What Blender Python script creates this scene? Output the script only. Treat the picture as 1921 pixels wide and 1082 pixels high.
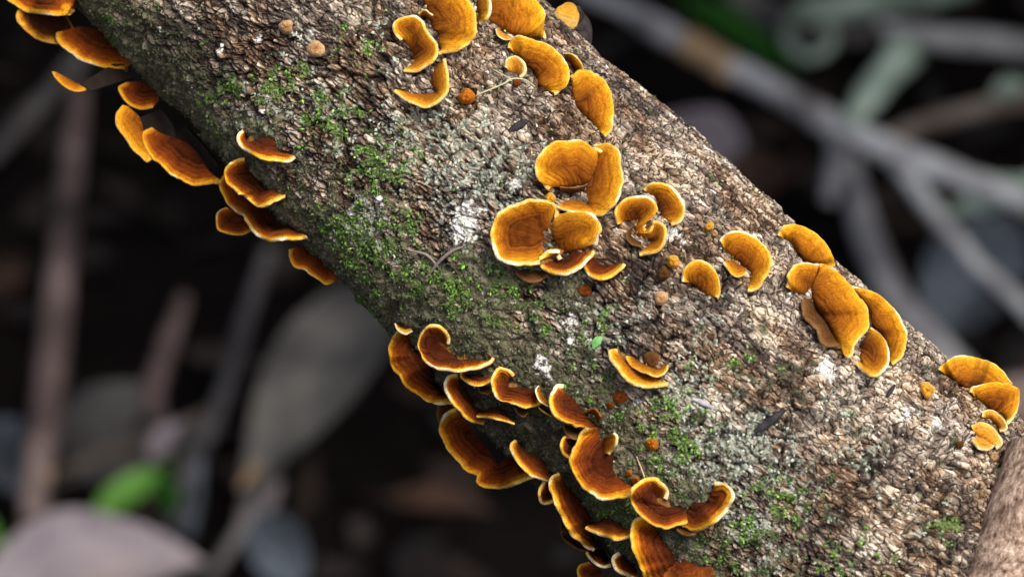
import bpy, math, random
import numpy as np
random.seed(7)
for o in list(bpy.data.objects): bpy.data.objects.remove(o, do_unlink=True)
scn = bpy.context.scene
COL = scn.collection
# ------------------------------------------------------------------ camera
CAM_H, PITCH, LENS = 2.60, math.radians(33.0), 180.0
CAM = np.array([0.0, -1.60, CAM_H])
cam_d = bpy.data.cameras.new('camera'); cam_o = bpy.data.objects.new('camera', cam_d); COL.objects.link(cam_o)
cam_o.location = CAM; cam_o.rotation_euler = (math.pi/2 - PITCH, 0, 0)
cam_d.lens = LENS; cam_d.sensor_width = 36.0; cam_d.sensor_fit = 'HORIZONTAL'
cam_d.clip_start = 0.02; cam_d.clip_end = 200.0
cam_d.dof.use_dof = True; cam_d.dof.focus_distance = 1.862; cam_d.dof.aperture_fstop = 11.0
scn.camera = cam_o
# ------------------------------------------------------------------ light
SUN_EL, SUN_AZ = math.radians(56), math.radians(150)      # azimuth clockwise from +y
w = bpy.data.worlds.new('World'); scn.world = w; w.use_nodes = True
nt = w.node_tree; bg = nt.nodes['Background']
sky = nt.nodes.new('ShaderNodeTexSky'); sky.sky_type = 'NISHITA'; sky.sun_disc = False
sky.sun_elevation = SUN_EL; sky.sun_rotation = SUN_AZ; sky.dust_density = 6.0; sky.air_density = 0.7; sky.ozone_density = 0.4
nt.links.new(sky.outputs[0], bg.inputs[0]); bg.inputs[1].default_value = 0.10
sd = bpy.data.lights.new('sun', 'SUN'); so = bpy.data.objects.new('sun', sd); COL.objects.link(so)
sd.energy = 2.0; sd.angle = math.radians(20); sd.color = (1.0, 0.95, 0.86)
_d = np.array([math.sin(SUN_AZ)*math.cos(SUN_EL), math.cos(SUN_AZ)*math.cos(SUN_EL), math.sin(SUN_EL)])
from mathutils import Vector
so.rotation_euler = Vector(_d).to_track_quat('Z', 'Y').to_euler(); so.location = _d*5
scn.view_settings.view_transform = 'Standard'; scn.view_settings.look = 'None'
scn.view_settings.gamma = 1.0; scn.view_settings.use_curve_mapping = False
scn.view_settings.exposure = 0.82
# ------------------------------------------------------------------ camera rays (pixels of the 1921 x 1082 photograph -> world)
_R = np.array([1.0, 0, 0]); _U = np.array([0, math.sin(PITCH), math.cos(PITCH)]); _F = np.array([0, math.cos(PITCH), -math.sin(PITCH)])
K = 36.0/LENS/1921.0
def ray(px):
    px = np.asarray(px, float)
    return ((px[..., 0:1]-960.5)*K)*_R - ((px[..., 1:2]-541.0)*K)*_U + _F          # depth along the optical axis = 1
def at_depth(px, d): return CAM + ray(px)*np.asarray(d)[..., None]
def at_z(px, z):
    r = ray(px); return CAM + r*((z-CAM_H)/r[..., 2])[..., None]
# ------------------------------------------------------------------ noise
def _h(ix, iy, s=0):
    n = (ix.astype(np.int64)*374761393 + iy.astype(np.int64)*668265263 + s*1442695041) & 0xffffffff
    n = ((n ^ (n >> 13))*1274126177) & 0xffffffff
    n = ((n ^ (n >> 16))*2246822519) & 0xffffffff
    return ((n ^ (n >> 15)) & 0xffffff)/float(0x1000000)
def vnoise(x, y, s=0):
    ix, iy = np.floor(x), np.floor(y); fx, fy = x-ix, y-iy
    fx = fx*fx*fx*(fx*(fx*6-15)+10); fy = fy*fy*fy*(fy*(fy*6-15)+10)
    a, b, c, d = _h(ix, iy, s), _h(ix+1, iy, s), _h(ix, iy+1, s), _h(ix+1, iy+1, s)
    return (a+(b-a)*fx)*(1-fy) + (c+(d-c)*fx)*fy
def fbm(x, y, s=0, o=4):
    v = 0; a = 0.5; t = 0
    for i in range(o):
        v = v + a*vnoise(x, y, s+i*17); t += a; x, y, a = x*2.03+11.3, y*2.03+5.7, a*0.5
    return v/t
def voro(x, y, s=0, jit=0.9):
    ix, iy = np.floor(x), np.floor(y)
    f1 = np.full(x.shape, 9.0); f2 = f1.copy(); cid = np.zeros(x.shape)
    for dx in (-1, 0, 1):
        for dy in (-1, 0, 1):
            cx, cy = ix+dx, iy+dy
            d = np.hypot(cx+0.5+jit*(_h(cx, cy, s)-0.5)-x, cy+0.5+jit*(_h(cx, cy, s+1)-0.5)-y)
            n = d < f1
            f2 = np.where(n, f1, np.minimum(f2, d)); cid = np.where(n, _h(cx, cy, s+2), cid); f1 = np.where(n, d, f1)
    return f1, f2-f1, cid
def sstep(a, b, x):
    t = np.clip((x-a)/(b-a), 0, 1); return t*t*(3-2*t)
def nrm(v): return v/np.maximum(np.linalg.norm(v, axis=-1, keepdims=True), 1e-12)
# ------------------------------------------------------------------ scene helpers
def tag(o, label=None, cat=None, group=None, kind=None):
    if label: o['label'] = label
    if cat: o['category'] = cat
    if group: o['group'] = group
    if kind: o['kind'] = kind
    return o
def empty(name, loc):
    o = bpy.data.objects.new(name, None); COL.objects.link(o); o.location = tuple(loc); o.empty_display_size = 0.005; return o
def link(name, me, parent=None):
    o = bpy.data.objects.new(name, me); COL.objects.link(o)
    if parent is not None:
        o.parent = parent
        l = np.array(parent.location)
        if parent.parent is not None: l = l+np.array(parent.parent.location)
        o.matrix_parent_inverse.identity(); o.location = tuple(-l)
    return o
def mesh(name, V, Fs, mat, smooth=True, attrs=None, cols=None, normals=None):
    """V (n,3); Fs (m,k) array or list of faces; attrs {name:(n,)}; cols {name:(n,3)}"""
    me = bpy.data.meshes.new(name)
    V = np.asarray(V, np.float32)
    if isinstance(Fs, np.ndarray):
        k = Fs.shape[1]; m = len(Fs)
        me.vertices.add(len(V)); me.vertices.foreach_set('co', V.ravel())
        me.loops.add(m*k); me.loops.foreach_set('vertex_index', Fs.astype(np.int32).ravel())
        me.polygons.add(m); me.polygons.foreach_set('loop_start', np.arange(0, m*k, k, dtype=np.int32))
        me.polygons.foreach_set('loop_total', np.full(m, k, np.int32))
        me.update(calc_edges=True)
    else:
        me.from_pydata(V.tolist(), [], [list(map(int, f)) for f in Fs])
    me.polygons.foreach_set('use_smooth', np.full(len(me.polygons), smooth, bool))
    for n, a in (attrs or {}).items():
        me.attributes.new(n, 'FLOAT', 'POINT').data.foreach_set('value', np.asarray(a, np.float32).ravel())
    for n, a in (cols or {}).items():
        c = np.ones((len(V), 4), np.float32); c[:, :3] = a
        me.attributes.new(n, 'FLOAT_COLOR', 'POINT').data.foreach_set('color', c.ravel())
    if normals is not None: me.normals_split_custom_set_from_vertices(np.asarray(normals, float).tolist())
    if mat is not None: me.materials.append(mat)
    return me
def grid_faces(n, m, closed_u=False):
    i = np.arange(n if closed_u else n-1)[:, None]; j = np.arange(m-1)[None, :]
    i2 = (i+1) % n
    return np.stack([i*m+j+0*i, i2*m+j, i2*m+j+1, i*m+j+1], -1).reshape(-1, 4)
def spline(p, n):
    """centripetal-ish Catmull-Rom through p, resampled by length to n points"""
    p = np.asarray(p, float); q = np.vstack([2*p[0]-p[1], p, 2*p[-1]-p[-2]]); out = []
    for i in range(1, len(q)-2):
        t = np.linspace(0, 1, 14, endpoint=False)[:, None]; a, b, c, d = q[i-1], q[i], q[i+1], q[i+2]
        out.append(0.5*(2*b+(c-a)*t+(2*a-5*b+4*c-d)*t*t+(3*b-a-3*c+d)*t**3))
    o = np.vstack(out+[p[-1:]]); L = np.r_[0, np.cumsum(np.linalg.norm(np.diff(o, axis=0), axis=1))]
    s = np.linspace(0, L[-1], n)
    return np.stack([np.interp(s, L, o[:, k]) for k in range(o.shape[1])], -1)
# ------------------------------------------------------------------ materials
class NB:
    def __init__(self, name):
        self.m = bpy.data.materials.new(name); self.m.use_nodes = True; self.t = self.m.node_tree
        self.b = self.t.nodes['Principled BSDF']; self.b.inputs['Roughness'].default_value = 0.85
        self.b.inputs['Specular IOR Level'].default_value = 0.25
    def n(self, t, **k):
        o = self.t.nodes.new('ShaderNode'+t)
        for a, v in k.items():
            if a in o.inputs: o.inputs[a].default_value = v
            else: setattr(o, a, v)
        return o
    def l(self, a, b): self.t.links.new(a, b); return self
    def attr(self, n): return self.n('Attribute', attribute_name=n)
    def noise(self, scale, detail=4, rough=0.6, vec=None):
        o = self.n('TexNoise', Scale=scale, Detail=detail, Roughness=rough)
        if vec is None: vec = self.n('TexCoord').outputs['Object']
        self.l(vec, o.inputs['Vector']); return o.outputs['Fac']
    def ramp(self, fac, stops, interp='LINEAR'):
        o = self.n('ValToRGB'); o.color_ramp.interpolation = interp; e = o.color_ramp.elements
        while len(e) < len(stops): e.new(0.5)
        for x, (p, c) in zip(e, stops): x.position = p; x.color = (*c, 1)
        self.l(fac, o.inputs[0]); return o.outputs['Color']
    def math(self, op, a, b=None, c=None):
        o = self.n('Math', operation=op)
        for i, v in enumerate((a, b, c)):
            if v is None: continue
            if isinstance(v, (int, float)): o.inputs[i].default_value = v
            else: self.l(v, o.inputs[i])
        return o.outputs[0]
    def mix(self, f, a, b, mode='MIX'):
        o = self.n('Mix', data_type='RGBA', blend_type=mode)
        for i, v in ((0, f), (6, a), (7, b)):
            if isinstance(v, (int, float)): o.inputs[i].default_value = v
            elif isinstance(v, tuple): o.inputs[i].default_value = (*v, 1)
            else: self.l(v, o.inputs[i])
        return o.outputs[2]
    def col(self, c):
        if isinstance(c, tuple): self.b.inputs['Base Color'].default_value = (*c, 1)
        else: self.l(c, self.b.inputs['Base Color'])
        return self
    def bump(self, h, dist, strength=1.0):
        o = self.n('Bump', Distance=dist, Strength=strength); self.l(h, o.inputs['Height']); self.l(o.outputs[0], self.b.inputs['Normal']); return self
def grainy(name, c1, c2, scale, bump=0.0004, rough=0.9):
    b = NB(name); f = b.noise(scale, 6, 0.65); b.col(b.ramp(f, [(0.3, c1), (0.7, c2)])); b.bump(f, bump); b.b.inputs['Roughness'].default_value = rough; return b.m
def vertex_col(name, rough=0.85, nscale=900, amt=0.5, bump=0.0003):
    b = NB(name); f = b.noise(nscale, 5, 0.7); c = b.attr('col').outputs['Color']
    g = b.ramp(f, [(0.25, (1-amt,)*3), (0.75, (1+amt*0.6,)*3)])
    b.col(b.mix(1.0, c, g, 'MULTIPLY')); b.bump(f, bump); b.b.inputs['Roughness'].default_value = rough; return b.m
# ------------------------------------------------------------------ the leaning log: axis, radius, surface
LA = at_depth(np.array([556., 0.]), np.array(1.93)); LB = at_depth(np.array([1512., 915.]), np.array(1.89))
LD = nrm(LB-LA); LLEN = float(np.linalg.norm(LB-LA))
_c = CAM-(LA+LB)/2; E1 = nrm(_c-LD*(_c@LD)); E2 = np.cross(LD, E1)      # E1 towards the camera, E2 to one side
def rad(s): return 0.0613+0.0095*np.clip(s/LLEN, -3.0, 4.0)
def Rmac(s, th):
    c, d = np.cos(th), np.sin(th)
    return rad(s)+0.0026*(fbm(s*22+40+c*1.3, d*1.6+9, 3, 3)-0.5)*2+0.0016*(vnoise(s*60+3+c, d*3+7, 5)-0.5)
def to_log(P):
    q = P-LA; s = q@LD; v = q-s[..., None]*LD
    return s, np.arctan2(v@E2, v@E1), np.linalg.norm(v, axis=-1)
def from_log(s, th, r):
    s, th, r = np.broadcast_arrays(s, th, r)
    return LA+s[..., None]*LD+(r*np.cos(th))[..., None]*E1+(r*np.sin(th))[..., None]*E2
def hit(px, h):
    """depth along the pixel's ray where it first comes within h of the log's surface (or is closest to the axis)"""
    d = ray(px); q = CAM-LA
    d2 = d-(d@LD)[..., None]*LD; q2 = q-(q@LD)*LD
    a = (d2*d2).sum(-1); b = d2@q2; t0 = -b/a
    t = t0.copy()
    for _ in range(3):
        s, th, r = to_log(CAM+d*t[..., None])
        rr = Rmac(s, th)+h
        disc = b*b-a*((q2@q2)-rr*rr)
        t = np.where(disc > 0, (-b-np.sqrt(np.maximum(disc, 0)))/a, t0)
    return t
def on_log(px, h=0.0):
    px = np.asarray(px, float); return CAM+ray(px)*hit(px, h)[..., None]
def st_of(pts):
    P = on_log(np.asarray(pts, float)); return to_log(P)
# patches of growth and tone, given where the photograph shows them: x, y, size (px), weight
FLANK = 1.0 if E2@(-_R-_U) > 0 else -1.0                    # the side of the log that faces down
MOSS_B = [(710,300,48,1.),(720,285,25,1.),(520,150,38,.8),(620,215,40,.9),(430,160,35,.6),(385,190,30,.5),(690,470,60,1.),(640,440,40,.7),(760,500,40,.6),
  (860,565,38,.8),(700,580,34,.7),(880,525,30,.6),(1010,605,25,.5),(1270,820,50,.7),(1215,800,30,.5),(1110,620,22,.7),(1400,965,28,.9),(1490,950,32,.6),
  (1290,690,22,.5),(1375,690,26,.6),(1770,1000,24,.9),(1560,1050,40,.6),(1100,720,30,.6),(1060,690,30,.4),(850,160,20,.3),(200,40,40,.5),(1240,890,40,.5),
  (880,640,30,.4),(950,560,40,.6),(1420,1000,40,.5),(1345,1040,40,.5),(665,80,40,.35),(590,290,25,.5),(780,420,40,.5),(1650,1060,40,.4),(1120,790,25,.6),(1170,960,60,.7),(1450,900,30,.5)]
MOSS_D = [(240,80,70,1.),(300,170,75,1.),(380,250,80,1.),(450,300,75,1.),(330,120,60,.7),(500,380,70,1.),(570,440,75,1.),(640,520,80,1.),(700,600,90,1.),(640,400,60,.6),(560,330,60,.5),
  (800,590,90,1.),(900,590,70,.9),(950,650,80,.9),(860,690,90,1.2),(960,790,100,1.2),(1050,850,110,1.2),(1010,720,70,.9),(1120,950,110,1.2),(1200,1010,110,1.),(1300,1020,80,.7),
  (880,490,60,.8),(960,540,60,.7),(770,540,80,.9),(720,430,80,.7),(1090,670,45,.6),(1190,830,70,.7),(1160,770,50,.5),(1280,900,80,.7),(1440,1040,80,.5),(180,20,60,1.),
  (1380,780,50,.4),(1460,690,60,.45),(1420,640,50,.3),(430,60,60,.3),(1600,840,50,.3),(1030,520,60,.8),(1090,560,40,.5),(700,170,50,.3),(790,210,40,.4)]
LICH = [(865,255,60,1.),(770,235,50,.8),(905,330,65,1.),(980,300,50,.6),(830,340,60,.7),(620,180,35,.8),(580,130,35,.7),(700,415,60,.7),(760,290,50,.7),(1290,745,55,1.),(1330,770,50,.9),
  (1400,830,55,1.),(1345,880,55,.8),(1460,830,40,.7),(1400,950,60,.7),(1290,860,50,.6),(1100,610,45,.6),(1180,610,40,.7),(540,230,50,.6),(480,210,40,.5),(640,260,50,.5),
  (1610,850,60,.5),(1560,790,50,.4),(1700,960,60,.4),(1440,1000,60,.6),(740,110,40,.5),(700,40,50,.4),(560,60,40,.4),(870,430,50,.6),(1350,600,60,.35),(1480,880,60,.6),(910,230,40,.6),(1250,720,40,.6)]
WHITE = [(875,415,30,1.),(862,440,20,.9),(905,400,22,.6),(1068,605,13,.9),(1075,635,12,.9),(1018,690,16,1.),(1026,706,10,.8),(1555,690,22,1.),(970,350,10,1.),(712,370,11,1.),(655,400,8,.9),
  (500,208,9,1.),(505,185,10,.9),(487,75,10,.8),(410,90,10,.6),(1645,700,20,.5),(1380,300,30,.4),(1600,400,25,.3),(1265,440,14,.9),(1285,455,10,.7),(1210,590,8,.7),(1700,780,22,.5),(1760,800,22,.5),(1790,760,20,.5),(1330,750,14,.6),(940,440,10,.7),(1390,585,10,.7),(590,60,10,.7),(1480,560,12,.5),(1590,620,16,.5),(905,60,12,.3),(1360,520,10,.5)]
DARK = [(1440,780,60,.9),(1380,790,60,.6),(1530,860,70,.7),(1600,900,60,.5),(420,110,70,.8),(520,80,50,.6),(600,20,60,.5),(460,60,50,.6),(820,150,60,.4),(1120,690,60,.5),(1210,660,50,.5),(1530,640,60,.3),(1660,930,70,.4),(980,240,25,.7),(1400,690,50,.5),(1320,700,50,.4),(1200,530,50,.45),(1270,580,50,.4),(1600,780,50,.35),(1000,640,60,.5),(1490,700,40,.5),(700,150,60,.5),(330,60,70,.6),(1580,960,60,.5),(900,760,60,.9),(960,800,60,1.),(1020,870,60,1.),(1060,930,60,1.),(1120,1000,70,1.),(1230,1040,60,.9),(880,710,40,.9),(1000,790,50,1.)]  # dark stains; the last entries paint in the shade between the lower tiers
WORN = [(1600,720,110,1.),(1720,770,110,1.),(1820,860,90,.8),(1500,600,80,.8),(1300,360,90,.8),(1220,280,80,.7),(1400,470,90,.8),(1700,900,90,.5),(1100,240,60,.5),(1340,560,70,.6),(980,160,60,.4),(1050,640,50,.6),(600,40,60,.5),(1560,690,70,1.),(1640,1000,70,.5)]      # pale weathered bark
def field(pts, S, TH, warp):
    a = np.array(pts); s0, t0, r0 = st_of(a[:, :2]); v = np.zeros(S.shape); X = S+warp[0]; Y = TH*0.066+warp[1]
    for (sx, tx, sz, wt) in zip(s0, t0*0.066, a[:, 2]*1.95e-4, a[:, 3]):
        v = np.maximum(v, wt*np.exp(-((X-sx)**2+((Y-tx)*max(math.cos(tx/0.066), .35))**2)/(sz*1.15)**2))
    return v
def masks(S, TH):
    A = TH*0.066
    wx = (fbm(S*150, A*150, 21, 3)-0.5)*0.02; wy = (fbm(S*150+50, A*150, 22, 3)-0.5)*0.02
    n = fbm(S*420, A*420, 31, 4); n2 = fbm(S*700+9, A*700, 32, 3); n3 = fbm(S*160+3, A*160, 33, 4)
    mb = sstep(0.36, 0.62, field(MOSS_B, S, TH, (wx, wy))*0.9+(n-0.5)*1.5)
    md = sstep(0.30, 0.62, np.maximum(field(MOSS_D, S, TH, (wx, wy))*0.95, .75*sstep(.7, 1.2, TH*FLANK))+(n3-0.5)*0.9+(n-0.5)*0.8)
    li = sstep(0.34, 0.60, field(LICH, S, TH, (wx, wy))*0.75+(n2-0.5)*1.3+(n3-0.5)*0.4)
    wh = sstep(0.40, 0.55, field(WHITE, S, TH, (wx*0.2, wy*0.2))*0.9+(n2-0.5)*0.9)
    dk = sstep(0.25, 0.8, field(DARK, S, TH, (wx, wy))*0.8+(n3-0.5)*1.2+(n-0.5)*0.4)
    return mb, md, li, wh, dk
def bark(S, TH):
    """height above the macro surface and albedo"""
    A = TH*0.066
    mb, md, li, wh, dk = masks(S, TH)
    wxs = (fbm(S*120, A*120, 51, 3)-0.5)*0.005; wys = (fbm(S*90, A*120, 52, 3)-0.5)*0.0045
    tw = A+0.18*S+wys*0.8; ss = S+wxs
    f1, ed, cid = voro(ss*165, tw*520, 61)                    # small scales, long way of the grain
    e1, ed2, cid2 = voro(ss*420+3, tw*1000+5, 65)             # splinters on them
    g1, gd, gid = voro(ss*80+7, tw*135, 71)                   # larger cracked plates
    crack = 1-sstep(0.03, 0.21, ed); cr2 = 1-sstep(0.03, 0.2, ed2); big = (1-sstep(0.015, 0.11, gd))*sstep(0.2, 0.45, vnoise(S*40, A*40, 5))
    lump = fbm(S*230, A*300, 81, 2); fine = fbm(S*1500, A*2600, 82, 3); lin = fbm(ss*240, tw*1250, 84, 2)
    cover = np.clip(md+mb*0.8, 0, 1); up = sstep(-.25, .6, -TH*FLANK+.5*(fbm(S*30, A*30, 97, 2)-.5)); rough = sstep(.4, .7, fbm(S*45+8, A*45, 86, 3))*(1-.85*up)
    h = ((0.0008-.0005*up)*(cid-0.4)*(1-crack)-(0.0015-.0004*up)*crack+0.0005*(cid2-.5)*(1-cr2)-0.0006*cr2-0.0028*big)*(1-0.7*cover)
    h = h+(0.0015-.0008*up+.0026*rough)*(lump-0.5)+0.0001*(fine-0.5)+0.0007*(lin-.5)*(1-cover)+cover*(0.0026*(fbm(S*330, A*330, 83, 4)-.35))+wh*0.0005+li*0.0008*(fbm(S*600, A*600, 87, 2)-.3)
    tone = np.clip(0.42*cid+.30*cid2+0.45*(lump-0.5)+0.40*(gid-0.5)+0.13+1.15*(lin-0.5)+.75*(fbm(S*60+4, A*60, 95, 3)-.5), 0, 1)
    tone = np.clip(tone+.17*field(WORN, S, TH, (wxs, wys)), 0, 1)
    stops = np.array([0, .2, .42, .62, .82, 1.0]); pal = np.array([[.055,.035,.027],[.12,.078,.056],[.25,.17,.118],[.40,.295,.215],[.58,.47,.365],[.82,.74,.64]])
    pal2 = np.array([[.05,.04,.039],[.11,.088,.082],[.21,.175,.158],[.33,.285,.255],[.50,.45,.40],[.78,.73,.68]])
    mixg = sstep(0.35, 0.65, fbm(S*70, A*90, 91, 3))[..., None]
    c = np.stack([np.interp(tone, stops, pal[:, k]) for k in range(3)], -1)*(1-mixg)+np.stack([np.interp(tone, stops, pal2[:, k]) for k in range(3)], -1)*mixg
    c = c*(1-0.66*np.maximum(np.maximum(crack*0.8, cr2*.4), big)[..., None])
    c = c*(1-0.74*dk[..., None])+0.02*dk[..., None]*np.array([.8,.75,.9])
    c = np.power(np.maximum(c, 1e-4), 1.13)*np.array([1.03,.97,.89])
    mos = np.stack([.075+.08*fine, .074+.08*fine, .046+.045*fine], -1)*(0.6+0.8*lump[..., None])*(1-.6*dk[..., None])  # moss darkened by dk, which includes the painted shade between tiers
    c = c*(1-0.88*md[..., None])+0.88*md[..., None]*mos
    gr = np.stack([.05+.06*fine, .085+.10*fine, .025+.03*fine], -1); c = c*(1-0.75*mb[..., None])+0.75*mb[..., None]*gr
    lc = np.stack([.30+.22*fine, .34+.24*fine, .28+.22*fine], -1); c = c*(1-0.6*li[..., None])+0.6*li[..., None]*lc
    c = c*(1-wh[..., None])+wh[..., None]*np.array([.80,.79,.77])*(0.75+0.35*fine[..., None])
    return h, np.clip(c, 0.004, 0.9), (mb, md, li, wh, dk, ss, tw, cover)
def bark_mat():
    b = NB('bark'); f = b.noise(2600, 5, .7); c = b.attr('col').outputs['Color']; gs, ga, bare = (b.attr(n).outputs['Fac'] for n in ('gs', 'ga', 'bare'))
    def cells(a, d, w):
        v = b.n('CombineXYZ'); b.l(b.math('MULTIPLY', gs, a), v.inputs[0]); b.l(b.math('MULTIPLY', ga, d), v.inputs[1])
        o = b.n('TexVoronoi', voronoi_dimensions='2D', feature='DISTANCE_TO_EDGE', Scale=1.0, Randomness=1.0); b.l(v.outputs[0], o.inputs['Vector'])
        return b.math('MINIMUM', b.math('DIVIDE', o.outputs['Distance'], w), 1.0)
    v = b.n('CombineXYZ'); b.l(b.math('MULTIPLY', gs, 260.), v.inputs[0]); b.l(b.math('MULTIPLY', ga, 2600.), v.inputs[1]); fib = b.noise(1.0, 4, .65, v.outputs[0])
    k = b.math('MULTIPLY', cells(210., 560., .075), b.math('ADD', .35, b.math('MULTIPLY', cells(92., 210., .045), .65)))          # split scales inside larger plates
    k = b.math('SUBTRACT', 1.0, b.math('MULTIPLY', bare, b.math('SUBTRACT', 1.0, k)))
    c = b.mix(1.0, c, b.ramp(f, [(.25,(.5,)*3),(.75,(1.3,)*3)]), 'MULTIPLY')
    c = b.mix(bare, c, b.mix(1.0, c, b.ramp(fib, [(.3,(.5,.47,.45)),(.5,(1,1,1)),(.72,(1.4,1.38,1.35))]), 'MULTIPLY'))
    b.col(b.mix(k, b.mix(1.0, c, (.22,.19,.17), 'MULTIPLY'), c))
    b.bump(b.math('ADD', b.math('MULTIPLY', f, .35), b.math('ADD', b.math('MULTIPLY', k, 1.6), b.math('MULTIPLY', fib, .5))), .0006); b.b.inputs['Roughness'].default_value = .88; return b.m
M_BARK = bark_mat()
fine_s = np.arange(-0.075, LLEN+0.085, 0.00044)
S1 = np.r_[np.arange(-1.2, -.4, .008), np.arange(-.4, -.0755, .0022), fine_s, np.arange(LLEN+.0865, LLEN+.45, .0022), np.arange(LLEN+.452, LLEN+3.1, .012)]
T1 = np.r_[np.arange(-1.78, 1.78, 0.0068), np.linspace(1.79, 2*math.pi-1.79, 70)]
SS, TT = np.meshgrid(S1, T1, indexing='ij')
TTw = np.where(TT > math.pi, TT-2*math.pi, TT)
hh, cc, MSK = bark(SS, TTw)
_edge = sstep(-0.1, -0.085, SS)*(1-sstep(LLEN+0.09, LLEN+0.11, SS))
PP = from_log(SS, TT, Rmac(SS, TT)+hh)
log_root = tag(empty('fallen_log', LA), 'leaning fallen log with cracked tan bark, green moss and orange bracket fungi', 'log')
nS, nT = SS.shape
Fq = grid_faces(nT, nS, True)           # columns round the log
PV = PP.transpose(1, 0, 2).reshape(-1, 3)
caps = []
_at = lambda a: a.T.reshape(-1)
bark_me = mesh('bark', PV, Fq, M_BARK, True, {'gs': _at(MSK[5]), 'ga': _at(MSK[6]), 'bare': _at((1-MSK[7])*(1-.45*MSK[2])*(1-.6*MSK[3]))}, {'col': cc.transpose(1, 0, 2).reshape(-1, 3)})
bark_o = link('bark', bark_me, log_root)
# sawn/broken ends far out of the frame
for si, nm in ((0, 'log_end'), (nS-1, 'log_end')):
    ring = PP[si]; ctr = ring.mean(0)
    me = mesh(nm, np.vstack([ring, ctr[None]]), [(i, (i+1) % nT, nT) if si else ((i+1) % nT, i, nT) for i in range(nT)], grainy('end_wood', (.12,.08,.05), (.3,.2,.12), 60), False)
    link(nm, me, log_root)
def surf(s, th):
    """point, normal, grain direction on the bark"""
    h, c, m = bark(s, th); r = Rmac(s, th)+h; P = from_log(s, th, r)
    N = np.cos(th)[..., None]*E1+np.sin(th)[..., None]*E2
    return P, N, m
rng = np.random.default_rng(5)
def rough_of(s, th): return sstep(.4, .7, fbm(s*45+8, th*.066*45, 86, 3))
def rand_st(n):
    return rng.uniform(-0.05, LLEN+0.06, n), rng.uniform(-1.75, 1.75, n)
# ---- bark flakes: 300 as parts, thousands more joined
def flake_shape(k):
    r = np.random.default_rng(100+k); n = 8
    a = np.linspace(0, 2*math.pi, n, endpoint=False)+r.uniform(-.25, .25, n); q = r.uniform(.65, 1.1, n)
    x, y = np.cos(a)*q, np.sin(a)*q
    sgn = lambda v: np.sign(v)*np.abs(v)**0.7
    x, y = sgn(x), sgn(y)
    top = np.stack([x*.93, y*.93, .65+r.uniform(-.25, .25, n)], -1); bot = np.stack([x, y, np.full(n, -.9)], -1)
    V = np.vstack([top, bot, [[0, 0, .75]]])
    F = [(i, (i+1) % n, 16) for i in range(n)]+[(i, i+8, (i+1) % n) for i in range(n)]+[((i+1) % n, i+8, (i+1) % n+8) for i in range(n)]
    return V, np.array(F)
SHAPES = [flake_shape(k) for k in range(12)]
TAN = [(.0,(.09,.06,.043)),(.25,(.19,.13,.092)),(.5,(.32,.235,.17)),(.75,(.46,.365,.28)),(.92,(.64,.55,.45)),(1.,(.80,.76,.72))]
def flake_frames(s, th, yaw, tilt):
    P, N, m = surf(s, th); T = np.broadcast_to(LD, N.shape); B = np.cross(N, T)
    cy, sy = np.cos(yaw)[:, None], np.sin(yaw)[:, None]; X = T*cy+B*sy
    N2 = nrm(N+X*tilt[:, :1]+np.cross(N, X)*tilt[:, 1:]); X = nrm(X-N2*(X*N2).sum(-1, keepdims=True)); Y = np.cross(N2, X)
    return P, X, Y, N2, m
s, th = rand_st(30000)
mb, md, li, wh, dk = masks(s, th)
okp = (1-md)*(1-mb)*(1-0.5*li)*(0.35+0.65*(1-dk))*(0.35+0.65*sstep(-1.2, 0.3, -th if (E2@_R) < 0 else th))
keep = rng.random(len(s)) < okp*0.085*(.5+rough_of(s, th)*1.5)
s, th = s[keep], th[keep]; n = len(s)
LX = rng.gamma(3.4, 0.00022, n)+0.0003; LY = LX*rng.uniform(.24, .5, n); order = np.argsort(-LX*LY); s, th, LX, LY = s[order], th[order], LX[order], LY[order]
P, X, Y, Z, m = flake_frames(s, th, rng.normal(-0.15, .3, n), rng.normal(0, .13, (n, 2)))
TH_ = 0.00015+LX*0.05
tone = np.clip(rng.beta(2.2, 2.0, n), 0, 1)
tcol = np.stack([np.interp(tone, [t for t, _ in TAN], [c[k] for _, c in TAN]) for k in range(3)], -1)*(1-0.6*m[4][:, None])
wsp = rng.random(n) < .05; tcol[wsp] = np.array([.80,.80,.82])*rng.uniform(.7, 1.1, wsp.sum())[:, None]
NF = 300
b = NB('bark_flake'); oi = b.n('ObjectInfo'); f = b.noise(1.2, 5, .7); b.col(b.mix(1.0, b.ramp(oi.outputs['Random'], TAN[1:]), b.ramp(f, [(.25,(.5,)*3),(.75,(1.2,)*3)]), 'MULTIPLY')); b.bump(f, 0.0003); M_FLAKE = b.m
FM = [mesh('bark_flake', V, F, M_FLAKE, False) for V, F in SHAPES]
from mathutils import Matrix
lroot = np.array(log_root.location)
for i in range(NF):
    o = bpy.data.objects.new('bark_flake', FM[i % 12]); COL.objects.link(o); o.parent = bark_o
    Mx = Matrix.Identity(4)
    for r in range(3):
        Mx[r][0], Mx[r][1], Mx[r][2], Mx[r][3] = X[i, r]*LX[i], Y[i, r]*LY[i], Z[i, r]*TH_[i], P[i, r]
    o.matrix_local = Mx
Vs, Fs_, Cs, off = [], [], [], 0
for k in range(12):
    idx = np.arange(NF+k, n, 12); V, F = SHAPES[k]
    W = P[idx, None]+X[idx, None]*(V[None, :, :1]*LX[idx, None, None])+Y[idx, None]*(V[None, :, 1:2]*LY[idx, None, None])+Z[idx, None]*(V[None, :, 2:]*TH_[idx, None, None])
    Vs.append(W.reshape(-1, 3)); Fs_.append((F[None]+(np.arange(len(idx))*len(V))[:, None, None]+off).reshape(-1, 3)); Cs.append(np.repeat(tcol[idx], len(V), 0)); off += len(idx)*len(V)
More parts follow.
